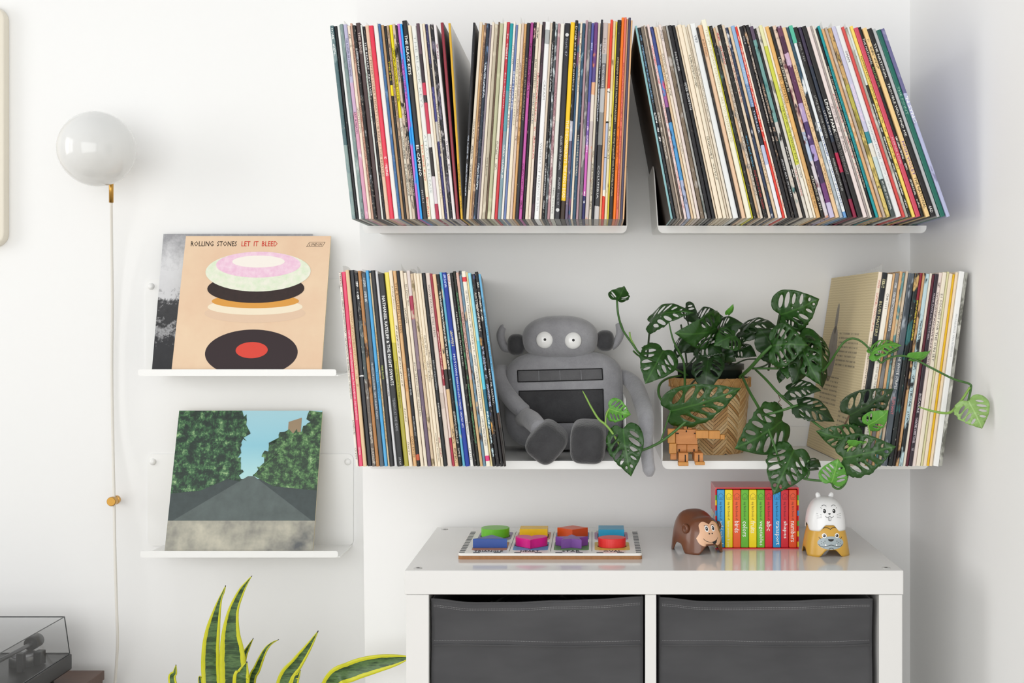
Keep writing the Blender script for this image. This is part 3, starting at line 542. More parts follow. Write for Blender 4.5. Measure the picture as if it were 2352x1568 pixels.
C1 = [
 Q(5, 'e6e0d6', t=[('ALSO SPRACH ZARATHUSTRA - THE NATIONAL PHILHARMONIC ORCHESTRA', .1, .65, K, .6), ('LONDON', .76, .83, K, .6), ('CS 6977', .9, .96, K, .6)], d=[(.0, .08, '802020')]),
 Q(9, 'e2476f', t=[('TOM PETTY AND THE HEARTBREAKERS  DAMN THE TORPEDOES - DELUXE EDITION', .30, .76, 'f4dce2', .42), ('GEFFEN', .90, .94, 'f4dce2', .42)], p=1.0, wear=.05, g=.25), Q(8, 'dcbf98', d=[(.2, .6, 'b08c60')], wear=.15), Q(10, '1e2026', s=[(.53, 'e8e8e8'), (.536, '1e2026')], wear=.12, g=.3),
 Q(8, '2a2a2c', s=[(.25, '4a5456'), (.55, '6a625c')], m=[('a8a8a4', .2, 90)], d=[(.05, .14, Wt), (.78, .98, 'c8c0b4')], wear=.45), Q(7, 'b07c4c', m=[('3a5a6a', .25, 50), ('4a3020', .3, 60), ('e0b478', .2, 70)], wear=.4), Q(9, '54606a', t=[('PROFESSOR LONGHAIR', .46, .6, 'd4d8dc', .44), ('NEW ORLEANS PIANO', .61, .75, 'd4d8dc', .44)], d=[(.03, .16, 'c8d0d4')], p=.8, wear=.12, m=[('48525c', .4, 30)]),
 Q(7, '4fa6dc', t=[('TOOTS THIELEMANS', .52, .66, '1a3a5a', .5)], s=[(.83, '58aadc')], wear=.1), Q(4, 'dcc8a4', m=[('3a2c24', .3, 90)], wear=.4, d=[(.3, .9, 'b07a2a')]), Q(9, '1d1d21', t=[('PINK FLOYD', .49, .56, 'c8d468', .4)], wear=.1, g=.3), Q(6, 'd8d8da', d=[(.5, .64, '88888c')], wear=.05),
 Q(13, '1b1c1e', t=[('NATHANIEL RATELIFF & THE NIGHT SWEATS', .115, .575, 'f4f4f2', .5, 0, .012), ('TEARING AT THE SEAMS', .64, .81, '9a9ca0', .4), ('STAX', .945, .985, 'c8c8c8', .3)], wear=.04, g=.3), Q(10, 'e8d85a', s=[(.36, 'c0b43c'), (.5, 'aaa238')], t=[('Nathaniel Rateliff & The Night Sweats', .46, .70, '4a4814', .4)], g=.25, wear=.06),
 Q(8, 'eadcc4', t=[('Rolling Stones', .08, .2, '6a5a48', .45, .3), ('Beggars Banquet', .28, .60, '4a4038', .5, .3), ('London', .71, .78, '4a4038', .45, .3), ('Stereo', .88, .95, '4a4038', .45, .3)], wear=.1), Q(8, 'e0b480', t=[('THE ROLLING STONES', .06, .32, '6a4a2a', .62), ('STICKY FINGERS', .48, .62, 'e08a3a', .5), ('COC 59100', .85, .96, '2a241c', .55)], wear=.1), Q(7, '1f2024', t=[('SATURDAY NIGHT FEVER', .50, .64, 'c8ccd0', .45), ('RSO RECORDS INC', .75, .85, 'c8ccd0', .4)], s=[(.935, 'c05a3a'), (.965, '202020')], wear=.2),
 Q(7, 'e6d8c2', t=[('SANTANA', .19, .27, '3a342c', .55)], p=.9), Q(7, 'e8dcc8', t=[('BILL EVANS TRIO', .06, .17, '4a4038', .5), ('SEGOVIA - THE BUNGA CONCERT - ALLIGATOR 4706', .46, .74, '3a342c', .5)], p=.3), Q(8, 'd8ccc8', s=[(.12, 'a83a54'), (.24, '8a7884'), (.5, '6c5c70')], m=[('c8b0a0', .25, 60)], wear=.35),
 Q(6, 'cdb89c', m=[('8a7a58', .35, 80)], wear=.3, p=1.0), Q(6, 'e8dac2', d=[(.3, .55, 'b8a070')], wear=.1), Q(7, 'eaddc6', t=[('PAUL SIMON', .32, .42, '5a4c3c', .5), ('GRACELAND', .45, .56, '5a4c3c', .5), ('WARNER BROS. RECORDS INC.', .82, .97, '6a5c4c', .4)], p=.9),
 Q(5, 'e2d4be', d=[(.4, .55, '7a6c58'), (.85, .95, 'a03a40')]), Q(7, '26282c', t=[('BRUCE SPRINGSTEEN', .45, .6, 'b8bcc0', .42), ('BORN TO RUN', .67, .74, 'e8e8e4', .45)], wear=.25), Q(10, 'dccdc2', t=[('SNOW PATROL  EYES OPEN', .06, .33, '6a5c54', .42)], m=[('b8a498', .15, 25)], wear=.05, s=[(.62, 'c8b8ac'), (.7, 'd8c8bc')]),
 Q(5, '9a3040', s=[(.58, 'e0ccc4'), (.85, 'a83248')], d=[(.3, .55, 'd8b0a8')]), Q(8, 'e2c29a', s=[(.5, '3a3430'), (.6, 'd8b88c')], m=[('2a2420', .12, 70)], wear=.15, d=[(.8, .98, '5a4a3a')]), Q(7, '18181c', d=[(.08, .5, 'd8d4cc'), (.7, .95, 'b8b4ac')], wear=.4),
 Q(6, '6cb8d0', m=[('e0d4b4', .25, 60), ('3a8aa8', .3, 40)], wear=.4), Q(9, '17379a', t=[('MOTOWN', .42, .53, 'e8ecf6', .5), ('DIANA ROSS and the SUPREMES  GREATEST HITS', .54, .80, 'e8ecf6', .42)], d=[(.01, .08, 'b8c8f0'), (.3, .38, 'd8d090')], wear=.2), Q(7, 'eceae4', t=[('COLUMBIA MONO', .73, .83, '3a3a3a', .42), ('LP 5135', .90, .96, '3a3a3a', .42)], d=[(.01, .08, 'c84a44')], wear=.03),
 Q(7, '1d1d1d', t=[('TAJ MAHAL  THE NATCHL BLUES', .2, .48, 'd8d8cc', .5)], wear=.5), Q(6, '23261f', d=[(.1, .9, '4a8a5a')], wear=.3), Q(6, 'd2ada0', d=[(.2, .45, '6a2a20')], s=[(.55, 'c8a87c')], wear=.2), Q(6, '6a8aa0', m=[('3a2c28', .4, 50), ('b8a488', .3, 80)], wear=.4),
 Q(9, 'ebe4d4', s=[(.02, 'd83a40'), (.045, 'ebe4d4'), (.945, 'd83a78'), (.97, 'ebe4d4')], t=[("STS 15433-4   TCHAIKOVSKY - THE NUTCRACKER, OP. 71 - ANSERMET - L'ORCHESTRE DE LA SUISSE ROMANDE", .1, .72, '3a3630', .48), ('LONDON TREASURY SERIES', .75, .9, '3a3630', .45)], wear=.05), Q(4, 'e0cf9c', wear=.2), Q(7, '92d4e6', s=[(.35, '5ac4de'), (.6, '226a84'), (.8, '1c1c1e')], wear=.15, d=[(.7, .95, 'd0e8ee')]),
 Q(8, '1e1c1e', m=[('d29a50', .22, 50), ('4a5a8a', .25, 60)], d=[(.08, .3, 'd8d0c4'), (.38, .7, 'a8b4d0')], wear=.5), Q(7, '1c1a1c', t=[('TRAFFIC', .50, .56, 'e0e0dc', .5), ('MR. FANTASY', .57, .68, 'e0e0dc', .5)], d=[(.05, .25, 'd8d8d0')], wear=.3), Q(5, '6cb0d8', s=[(.72, '4a3a34'), (.8, '2a2422')], t=[('TRAFFIC  THE LOW SPARK OF HIGH HEELED BOYS', .12, .50, '1c4a6a', .5)], cov='9a9a98', wear=.1),
]
D1 = [
 Q(8, 'e6d6c2', t=[('JOHN BARLEYCORN MUST DIE', .34, .62, '6a5a50', .45)], d=[(.03, .3, 'c88a80')], p=1.0, cov='d6c6a2', wear=.05), Q(11, '23262a', t=[('BLUES MASTERS', .15, .33, 'd8d0a0', .5)], d=[(.03, .09, 'c8c49a')], g=.3, wear=.06), Q(10, 'ece6da', t=[('CHR 1111', .10, .18, '5a5a54', .45), ("JETHRO TULL   TOO OLD TO ROCK 'N' ROLL : TOO YOUNG TO DIE !", .37, .86, '4a4640', .5)], wear=.04),
 Q(4, 'd0a878'), Q(8, '7c7c7c', m=[('5c5c5c', .4, 40)], d=[(.05, .3, 'c8c8c8')], wear=.2), Q(6, 'd2a878', m=[('6a4a34', .25, 60)], wear=.25), Q(6, '6a9aa0', m=[('d8c8a8', .4, 60), ('4a3a34', .3, 80)], wear=.4), Q(5, 'cbb9a2', d=[(.2, .8, '70604c')]),
 Q(13, '586068', m=[('3c444c', .45, 25), ('a8b0b8', .12, 40)], t=[('THE WHITE STRIPES', .42, .6, 'e8e8e8', .42), ('ELEPHANT', .64, .73, 'd87a80', .42)], g=.2, p=.4, wear=.08), Q(9, '1e2424', m=[('2c6a6a', .45, 40), ('c8a468', .18, 60)], wear=.35), Q(6, '8a2030', s=[(.14, '241c1c')], d=[(.14, .35, 'd8c038')], wear=.25), Q(5, 'c49a6c', m=[('2c2020', .35, 60)], wear=.3),
 Q(8, 'b8d0d6', m=[('1c2428', .5, 50)], d=[(.25, .9, '1c2024')], wear=.4), Q(5, 'e0d8c8'), Q(5, '5a1c2c', wear=.1), Q(8, '332a34', t=[('FRANK ZAPPA and THE MOTHERS', .1, .34, 'c4b8c0', .45), ('BIZARRE', .62, .72, 'd8d0d4', .5)], d=[(.75, .92, 'b8acb4')], wear=.12), Q(7, 'e4d4cc', d=[(.05, .5, '5a4a48')], wear=.08),
 Q(9, 'eae0ce', t=[('21 SOUNDS FOR THE SUN SET', .11, .46, '2a2620', .5)], wear=.06), Q(4, 'd6d2a4'), Q(7, 'e8d8c0', wear=.1), Q(5, 'e9bb1e', wear=.1), Q(6, 'ead6b8', m=[('1c1a1a', .08, 50)], wear=.1), Q(11, 'eeeeec', t=[('MOONDANCE  VAN MORRISON', .22, .44, 'a8acb0', .36)], wear=.02), Q(8, 'a8a8a0', m=[('6a6a62', .35, 60), ('d0d0c8', .3, 90)], wear=.3, cov='9a948a'),
]
def groupname(n): return 'record sleeves in the %s row' % n
n = 'upper left'; g = groupname(n)
a = row(A1, 808, 1047, 757, 1002, 1.935, 1.935, ZU, n, g)
a += row(A2, 1048, 1055, 1011, 1019, 1.935, 1.935, ZU, n, g, start=len(A1))
a += row(A3, 1058, 1063.5, 1029.5, 1035, 1.935, 1.935, ZU, n, g, start=len(A1)+1)
a += row(A4, 1063.8, 1069, 1086.5, 1092, 1.935, 1.935, ZU, n, g, start=len(A1)+2)
a += row(A5, 1069.5, 1434, 1101, 1453, 1.935, 1.935, ZU, n, g, start=len(A1)+3, rise=.004)
for o in a:
    pass
n = 'upper right'; b = row(B1, 1540, 2184, 1458, 2032, 1.932, 1.898, ZU, n, groupname(n))
n = 'lower left'; c = row(C1, 818, 1163, 779, 1104, 1.94, 1.94, ZL, n, groupname(n), yaw=math.radians(4.5))
n = 'lower right'; dd = row(D1, 1951, 2166, 2018, 2226, 1.942, 1.942, ZL, n, groupname(n), yaw=math.radians(2.7))
# small extras printed or stuck on single sleeves
for o, spec in list(zip(a, A1+A2+A3+A4+A5))+list(zip(b, B1)):
    w = max(v.co.x for v in o.data.vertices)*2; hh = max(v.co.z for v in o.data.vertices)
    for t0 in spec.get('dots', []):
        prism('label_emblem', ell(0, 0, w*.33, w*.33, 20), .0001, ink('d0d0d0'), o, M=STAND, loc=(0, -.0002, hh-t0*SH))
    if spec.get('tab'):
        tm = mat('sticker_teal', spec['tab'], .3)
        box2('price_sticker', (-w/2-.0006, -.0005, hh-.028), (w/2+.0006, .018, hh+.0008), tm, o)
# grey stand-in picture on the burlap-like cover of the first record of the lower right row, and its lines of print
o = dd[0]; w = max(v.co.x for v in o.data.vertices)*2
t = NT('woven_cover'); oc = t.obj(); wv = t.n('ShaderNodeTexWave', wave_type='BANDS', bands_direction='Z'); wv.inputs['Scale'].default_value = 70; wv.inputs['Distortion'].default_value = 1.6; wv.inputs['Detail'].default_value = 2
t.l(oc, wv.inputs['Vector']); cc = t.mix(t.math('MULTIPLY', wv.outputs[1], .45), rgba('ddcda8'), rgba('b7a47e')); cc = t.mix(t.math('MULTIPLY', t.noise(oc, 18, 3), .3), cc, rgba('e2cf98'))
t.l(cc, t.b.inputs['Base Color']); t.b.inputs['Roughness'].default_value = .8
o.data.materials[1] = t.m
SIDE = Matrix(((0,0,-1,0),(1,0,0,0),(0,1,0,0),(0,0,0,1)))   # outline (x, y) -> (-, y, z) standing on the left cover
greyink = mat('faded_print', 'a29a90', .85, var=.3, vscale=60)
dash = NT('print_lines'); oc = dash.obj(); sp = dash.n('ShaderNodeSeparateXYZ'); dash.l(oc, sp.inputs[0])
cy = dash.math('FLOOR', dash.math('DIVIDE', sp.outputs['Y'], .0022)); cz = dash.math('FLOOR', dash.math('DIVIDE', sp.outputs['Z'], .0026)); cb = dash.n('ShaderNodeCombineXYZ'); dash.l(cy, cb.inputs[0]); dash.l(cz, cb.inputs[1])
wn = dash.n('ShaderNodeTexWhiteNoise', noise_dimensions='2D'); dash.l(cb.outputs[0], wn.inputs['Vector'])
ln = dash.math('LESS_THAN', dash.math('FRACT', dash.math('DIVIDE', sp.outputs['Z'], .0078)), .38)
f = dash.math('MULTIPLY', ln, dash.math('GREATER_THAN', wn.outputs[0], .3))
dash.l(dash.mix(dash.math('MULTIPLY', f, .65), rgba('d0c09a'), rgba('6f675c')), dash.b.inputs['Base Color']); dash.b.inputs['Roughness'].default_value = .85
for (y0, z0, y1, z1) in ((.06, .155, .19, .215), (.05, .02, .12, .10), (.15, .085, .27, .135)):
    prism('print_block', [(y0, z0), (y1, z0), (y1, z1), (y0, z1)], .0002, dash.m, o, M=SIDE, loc=(-w/2-.00005, 0, 0))
prism('print_picture', ell(.225, .175, .030, .050, 24), .0002, greyink, o, M=SIDE, loc=(-w/2-.00005, 0, 0))
prism('print_picture', ell(.225, .238, .010, .028, 16), .0002, greyink, o, M=SIDE, loc=(-w/2-.00005, 0, 0))
# ------------------------------------------------------------------ cube shelving unit with fabric bins
FY = 1.857; ZK = CZ-(1310-CY)*FY/F
KX0, KX1 = P(929, 0, FY).x, P(2075, 0, FY).x; KB = FY+.385
lac = mat('white_lacquer', 'e0dfdd', .16, spec=.5, coat=.3)
kroot = empty('cube_shelving_unit', ((KX0+KX1)/2, (FY+KB)/2, 0)); tag(kroot, 'low white cube shelving unit holding two grey fabric bins', 'shelving unit')
kc = kroot.location
def kbox(name, a, b, m=lac, bev=.0008): return box2(name, Vector(a)-kc, Vector(b)-kc, m, kroot, bev, 1)
TT = P(0, 1310, FY).z-P(0, 1365, FY).z
xl, xr = P(985, 0, FY).x, P(2019, 0, FY).x
kbox('top_panel', (KX0, FY, ZK-TT), (KX1, KB, ZK))
kbox('side_panel', (KX0+.0025, FY, .0), (xl, KB, ZK-TT-.0004)); kbox('side_panel', (xr, FY, .0), (KX1-.0015, KB, ZK-TT-.0004))
d0, d1 = P(1482, 0, FY).x, P(1507.5, 0, FY).x
kbox('divider', (d0, FY+.001, .038), (d1, KB, ZK-TT-.0004))
kbox('bottom_panel', (xl, FY, .0), (xr, KB, .038))
kbox('middle_shelf', (xl, FY+.002, .376), (d0, KB, .392)); kbox('middle_shelf', (d1, FY+.002, .376), (xr, KB, .392))
backm = mat('unit_back_dark', '2a2a2a', .8)
capm = mat('cam_cap', 'c9c8c6', .35); slot = mat('cam_slot', '5a5a5a', .4)
for px, py in ((960, 1304.5), (1021, 1215.5), (2035, 1304)):
    d = (CZ-ZK)*F/(py-CY); p = P(px, py, d)
    c = lathe('cam_cap', [(0, .0006), (.0062, .0006), (.0068, 0)], capm, kroot, 20); c.location = p-kc
    s = lathe('cam_slot', [(0, .0004), (.0026, .0004), (.0026, 0)], slot, c, 12); s.location = (0, 0, .0005)
# fabric bins
tb = NT('bin_fabric'); oc = tb.obj()
cf = tb.mix(tb.math('MULTIPLY_ADD', tb.noise(tb.scaled(oc, (1, 1, 3)), 9, 3), 1.5, -.35), rgba('464648'), rgba('545456')); tb.l(cf, tb.b.inputs['Base Color'])
tb.b.inputs['Roughness'].default_value = .9; tb.b.inputs['Sheen Weight'].default_value = .15; tb.b.inputs['Specular IOR Level'].default_value = .15
w1 = tb.n('ShaderNodeTexWave'); w1.inputs['Scale'].default_value = 900; tb.l(oc, w1.inputs['Vector']); w2 = tb.n('ShaderNodeTexWave', bands_direction='Z'); w2.inputs['Scale'].default_value = 900; tb.l(oc, w2.inputs['Vector'])
tb.bump(tb.math('ADD', w1.outputs[1], w2.outputs[1]), .12, .0004)
binm = tb.m; threadm = mat('bin_thread', '8e8e90', .8)
bagm = mat('dark_plastic_bag', '1d1f22', .3, var=.5, vscale=40)
def fabric_bin(label, pxl, pxr, rim, seed):
    YF = FY+.012; x0, x1 = P(pxl, 0, YF).x, P(pxr, 0, YF).x; zb = .393; w = x1-x0
    root = empty('storage_bin', ((x0+x1)/2, YF, zb)); tag(root, label, 'bin', 'grey fabric storage bins')
    rnd = random.Random(seed); NX, NZ = 48, 40
    def ztop(u): 
        t = u*(len(rim)-1); k = min(int(t), len(rim)-2); f = t-k; f = f*f*(3-2*f)
        return P(0, rim[k]*(1-f)+rim[k+1]*f, YF).z-zb
    zs = P(0, 1480, YF).z-zb          # flap seam
    def yoff(u, z):
        t = z/ztop(u)
        y = -.004*math.sin(PI*u)*t - .0016*math.sin(u*9+seed)*math.sin(z*38+u*4) - .0012*math.sin(u*17+z*55+seed*2)
        if z > zs+.001*math.sin(u*7): y -= .0016
        return y
    vs, fs = [], []
    for j in range(NZ+1):
        for i in range(NX+1):
            u = i/NX; z = ztop(u)*j/NZ; vs.append((-w/2+w*u, yoff(u, z), z))
    for j in range(NZ):
        for i in range(NX): a = j*(NX+1)+i; fs.append((a, a+1, a+NX+2, a+NX+1))
    o = from_py('front_panel', vs, fs, binm, root, True, recalc=False); s = o.modifiers.new('thickness', 'SOLIDIFY'); s.thickness = .002; s.offset = -1
    D = .355
    for sx in (-1, 1):
        zt = ztop(0 if sx < 0 else 1)
        box2('side_wall', (sx*w/2-(.002 if sx > 0 else 0), .0015, 0), (sx*w/2+(.002 if sx < 0 else 0), D, zt-.002), binm, root)
    box2('back_wall', (-w/2, D, 0), (w/2, D+.003, ztop(.5)), binm, root); box2('base', (-w/2+.003, .003, .0), (w/2-.003, D, .003), binm, root)
    # rim hem: a folded edge
    pts = [(-w/2+w*i/24, yoff(i/24, ztop(i/24))+.0008, ztop(i/24)-.0006) for i in range(25)]
    tube('rim_hem', pts, .0016, binm, root, 8, 2)
    # stitch lines
    v, f = [], []
    def stitch(fz, dy=0):
        i = 0
        while i < 130:
            u0 = .012+i/130*.976; u1 = u0+.0045; z0, z1 = fz(u0), fz(u1); b = len(v)
            for u, z in ((u0, z0), (u1, z1)):
                x = -w/2+w*u; y = yoff(u, z)-.0004; v.extend([(x, y, z-.00025), (x, y, z+.00025)])
            f.append((b, b+2, b+3, b+1)); i += 1
    stitch(lambda u: ztop(u)-.0095); stitch(lambda u: ztop(u)-.012); stitch(lambda u: zs+.0065+.001*math.sin(u*7))
    tag(from_py('stitching', v, f, threadm, root), kind='stuff')
    fold = [(-w/2+w*(.01+.98*i/24), yoff(.01+.98*i/24, zs-.004)-.0016, zs+.001*math.sin((.01+.98*i/24)*7)-.0004) for i in range(25)]
    tube('flap_hem', fold, .0013, binm, root, 6, 2)
    return root, w, x0, YF
b1 = fabric_bin('grey fabric bin in the left cube', 991, 1477, [1374, 1383, 1382, 1378, 1375, 1370], 1)
b2 = fabric_bin('grey fabric bin in the right cube', 1515, 2003, [1372, 1380, 1380, 1378, 1376, 1374], 2)
# crumpled dark bag peeking out of the left bin
vs, fs = [], []; rnd = random.Random(5); NX, NY = 26, 12
for j in range(NY+1):
    for i in range(NX+1):
        u, v = i/NX, j/NY
        vs.append((-.15+.30*u, .02+.22*v, .24+.09*math.sin(PI*min(1, max(0, u)))**.5*math.sin(PI*(v*.8+.15))+.012*rnd.random()-.01))
for j in range(NY):
    for i in range(NX): a = j*(NX+1)+i; fs.append((a, a+1, a+NX+2, a+NX+1))
bag = from_py('plastic_bag', vs, fs, bagm); bag.location = ((b1[2]+b1[1]/2), b1[3], .38); tag(bag, 'crumpled dark plastic bag inside the left grey bin', 'bag')

# ------------------------------------------------------------------ shape puzzle on the unit
PB0, PB1 = 1.943, 2.152
bx0, bx1 = P(1052, 0, PB0).x, P(1475, 0, PB0).x; bw = bx1-bx0; bd = PB1-PB0
pr = empty('puzzle_board', ((bx0+bx1)/2, PB0, ZK)); tag(pr, 'white and brown wooden shape puzzle board with printed cells', 'puzzle')
T1, T2 = .0058, .0098
mdf = mat('puzzle_mdf', 'a9774c', .8, var=.2, vscale=200); pwhite = mat('puzzle_white', 'eceae4', .3)
prism('base_layer', rrect(-bw/2, 0, bw/2, bd, .006), T1, mdf, pr)
prism('top_layer', rrect(-bw/2, 0, bw/2, bd, .006), T2-T1, pwhite, pr, .0005, loc=(0, 0, T1))
cellc = [['c98a62', '5a9fd0', '6a9a58', 'e8c95a'], ['9a8ab8', 'd8987e', '6a8ac0', 'c892b8']]
words = [['TRIANGLE', 'HEART', 'STAR', 'OVAL'], ['CIRCLE', 'RECTANGLE', 'DIAMOND', 'SQUARE']]
iw = bw*.905; cw = iw/4; ch = bd*.43; zt = T2+.0001
road = mat('puzzle_grey_print', '70767a', .6, var=.4, vscale=90, vcol='3a4046'); linem = mat('puzzle_line', '4a4a4a', .6)
cent = {}
for r in range(2):
    for c in range(4):
        cx = -iw/2+cw*(c+.5); y0 = .010+r*(ch+.004); 
        prism('printed_cell', rrect(cx-cw*.43, y0+.0155, cx+cw*.43, y0+ch-.001, .006), .0001, mat('cell_%d%d' % (r, c), cellc[r][c], .45, var=.25, vscale=120), pr, loc=(0, 0, zt))
        text('cell_word', words[r][c], ink('1c1c22'), pr, (cx, y0+.0015, zt+.0002), (1, 0, 0), (0, 1, 0), cw*(.70 if len(words[r][c]) > 5 else .45), .0122, 'C', off=.03)
        cent[(r, c)] = (cx, y0+.0155+(ch-.0165)/2-.002)
for c in range(1, 4):
    x = -iw/2+cw*c; box2('grid_line', (x-.0004, .016, zt), (x+.0004, bd-.012, zt+.0001), linem, pr)
for k in range(14):
    y = .006+k*(bd-.012)/14
    for sx in (-1, 1): 
        if k % 2 == 0 or True: box2('border_block', (sx*bw*.482-.0045, y, zt), (sx*bw*.482+.0045, y+.007, zt+.0001), road, pr)
for k in range(8):
    x = -bw*.42+k*bw*.84/7.5
    box2('border_block', (x, .0030, zt), (x+.011, .0085, zt+.0001), road, pr)
for k in range(8):
    x = -bw*.42+k*bw*.84/7.5; box2('border_block', (x, bd-.0095, zt), (x+.011, bd-.0045, zt+.0001), road, pr)
def star(n, R, r, rot=90): return [((R if k % 2 == 0 else r)*math.cos(math.radians(rot+k*180/n)), (R if k % 2 == 0 else r)*math.sin(math.radians(rot+k*180/n))) for k in range(2*n)]
def heart(s):
    out = []
    for k in range(40):
        t = 2*PI*k/40; out.append((s*16*math.sin(t)**3/17, s*(13*math.cos(t)-5*math.cos(2*t)-2*math.cos(3*t)-math.cos(4*t))/17+s*.1))
    return out
u = .0240
shapes = {(0, 0): ('triangle', [(-u*1.17, -u*.62), (u*1.17, -u*.62), (0, u*1.0)], '17479a', 'blue wooden triangle block'), (0, 1): ('heart', heart(u*1.18), 'd81c84', 'pink wooden heart block'),
          (0, 2): ('star', star(5, u*1.18, u*.55), '7a4a9a', 'purple wooden star block'), (0, 3): ('oval', ell(0, 0, u*.95, u*.80, 40), 'dd2a2a', 'red wooden oval block'),
          (1, 0): ('circle', ell(0, 0, u*1.02, u*1.0, 40), '6cc02a', 'lime green round wooden block'), (1, 1): ('rectangle', [(-u, -u*.7), (u, -u*.7), (u, u*.7), (-u, u*.7)], 'f5c400', 'yellow rectangular wooden block'),
          (1, 2): ('diamond', [(-u*1.1, 0), (0, -u*.95), (u*1.1, 0), (0, u*.95)], 'e2551e', 'orange diamond wooden block'), (1, 3): ('square', [(-u*.92, -u*.92), (u*.92, -u*.92), (u*.92, u*.92), (-u*.92, u*.92)], '1f9fc8', 'light blue square wooden block')}
for (r, c), (nm, pts, colr, lab) in shapes.items():
    cx, cy = cent[(r, c)]
    hole = prism('cutout', [(x*1.06, y*1.06) for x, y in pts], .00012, mat('puzzle_hole', '3a2c24', .9), pr, loc=(cx, cy, zt+.0001))
    o = prism('puzzle_%s' % nm, pts, .0145, mat('paint_'+nm, colr, .35, var=.08, vscale=150), None, .0006)
    o.location = Vector((cx, cy, zt+.0003))+Vector(pr.location); tag(o, lab+' standing in the puzzle board', 'puzzle piece', 'puzzle pieces')

# ------------------------------------------------------------------ slipcase of board books
BD = 2.03; BB = 2.106
sx0, sx1 = P(1643, 0, BD).x, P(1834.5, 0, BD).x; zT = P(0, 1119, BD).z
redm = mat('slipcase_red', 'd0202c', .22, coat=.3)
sr = empty('book_slipcase', ((sx0+sx1)/2, BD, ZK)); tag(sr, 'red slipcase holding ten small board books', 'slipcase')
sw = (sx1-sx0)/2; shh = zT-ZK; sd = BB-BD
box2('bottom_board', (-sw, 0, 0), (sw, sd, .0022), redm, sr); box2('top_board', (-sw, 0, shh-.0022), (sw, sd, shh), redm, sr)
sidep = NT('slipcase_side_print'); oc = sidep.obj(); sp = sidep.n('ShaderNodeSeparateXYZ'); sidep.l(oc, sp.inputs[0])
zz = sidep.math('ADD', sidep.math('DIVIDE', sp.outputs['Z'], shh), .5)
v = sidep.ramp(sidep.noise(oc, 60, 2), [(0, 'c8d8d8'), (.42, 'e8d070'), (.5, 'd8dccc'), (.6, '7aa0b8')], 'CONSTANT')
sidep.l(sidep.mix(sidep.math('GREATER_THAN', zz, .55), v, rgba('d0343c')), sidep.b.inputs['Base Color']); sidep.b.inputs['Roughness'].default_value = .25
box2('side_board', (-sw, 0, .0022), (-sw+.0022, sd, shh-.0022), sidep.m, sr); box2('side_board', (sw-.0022, 0, .0022), (sw, sd, shh-.0022), redm, sr)
box2('back_board', (-sw+.0022, sd-.002, .0022), (sw-.0022, sd, shh-.0022), redm, sr)
# coloured checks printed along the two front edges
cols = ['f0d020', 'd8202c', 'f0d020', 'd8202c', '58b038', 'd8202c', '3a90d0', 'd8202c', 'f0d020', '58b038', 'd8202c']
for sx in (-1, 1):
    for k, cc in enumerate(cols):
        z0 = .004+k*(shh-.008)/11
        box2('edge_check', (sx*(sw-.0011)-.0011, -.0003, z0), (sx*(sw-.0011)+.0011, 0, z0+(shh-.008)/11), ink(cc), sr)
bk = [('wild animals', '2f9ad4', Wt), ('farm animals & pets', 'f2d800', 'f6f0c0'), ('birds', 'ec5a1c', Wt), ('colors', '62b424', Wt), ('fruits', 'f4da00', 'faf6d8'), ('vegetables', '6cbc28', Wt), ('abc', 'd8102c', Wt), ('transport', '2494d4', Wt), ('shapes', 'd01028', Wt), ('numbers', 'e84e1c', Wt)]
iwid = 2*sw-.0044-.001; bwid = iwid/10
for i, (s, c, tc) in enumerate(bk):
    x = sx0+.0022+.0005+bwid*(i+.5); h = shh-.0064; w = bwid-.0006
    o = box('board_book', (0, 0, 0), (w, sd-.006, h), [mat('book_'+c, c, .3), ], None, .0012, 2)
    o.location = (x, BD+.0012+(sd-.006)/2, ZK+.0023+h/2)
    yf = -(sd-.006)/2-.00012
    cn = {'2f9ad4': 'blue', '2494d4': 'blue', 'f2d800': 'yellow', 'f4da00': 'yellow', 'ec5a1c': 'orange', 'e84e1c': 'orange', '62b424': 'green', '6cbc28': 'green', 'd8102c': 'red', 'd01028': 'red'}[c]
    tag(o, '%s board book about %s, %s from left in the red slipcase' % (cn, s.replace('& ', 'and '), ordinal(i+1)), 'book', 'board books in the slipcase')
    dk = ink('1e2430')
    hs = w*.42; hz = h/2-.0105; st = .0004
    for pl in ([(-hs, 0), (0, hs*.95), (hs, 0)], [(-hs*.72, 0), (-hs*.72, -hs*1.05), (hs*.72, -hs*1.05), (hs*.72, 0)], [(-hs*.3, -hs*1.05), (-hs*.3, -hs*.5), (hs*.05, -hs*.5), (hs*.05, -hs*1.05)], [(hs*.4, -hs*.2), (hs*.4, -hs*.6)]):
        prism('house_emblem', stroke(pl, st), .00006, dk, o, M=STAND, loc=(0, yf-.00008, hz))
    text('spine_title', 'my first book of', dk, o, (-w*.26, yf, h/2-.0205), (0, 0, -1), (1, 0, 0), h*.31, w*.42)
    L = {'abc': .17, 'birds': .2, 'colors': .27, 'fruits': .21, 'shapes': .3, 'numbers': .36, 'transport': .41, 'vegetables': .42, 'wild animals': .43, 'farm animals & pets': .45}[s]
    text('spine_title', s, ink(tc), o, (-w*.30, yf, h/2-.0205-h*.33), (0, 0, -1), (1, 0, 0), h*L, w*(.62 if len(s) < 13 else .42), off=.012)

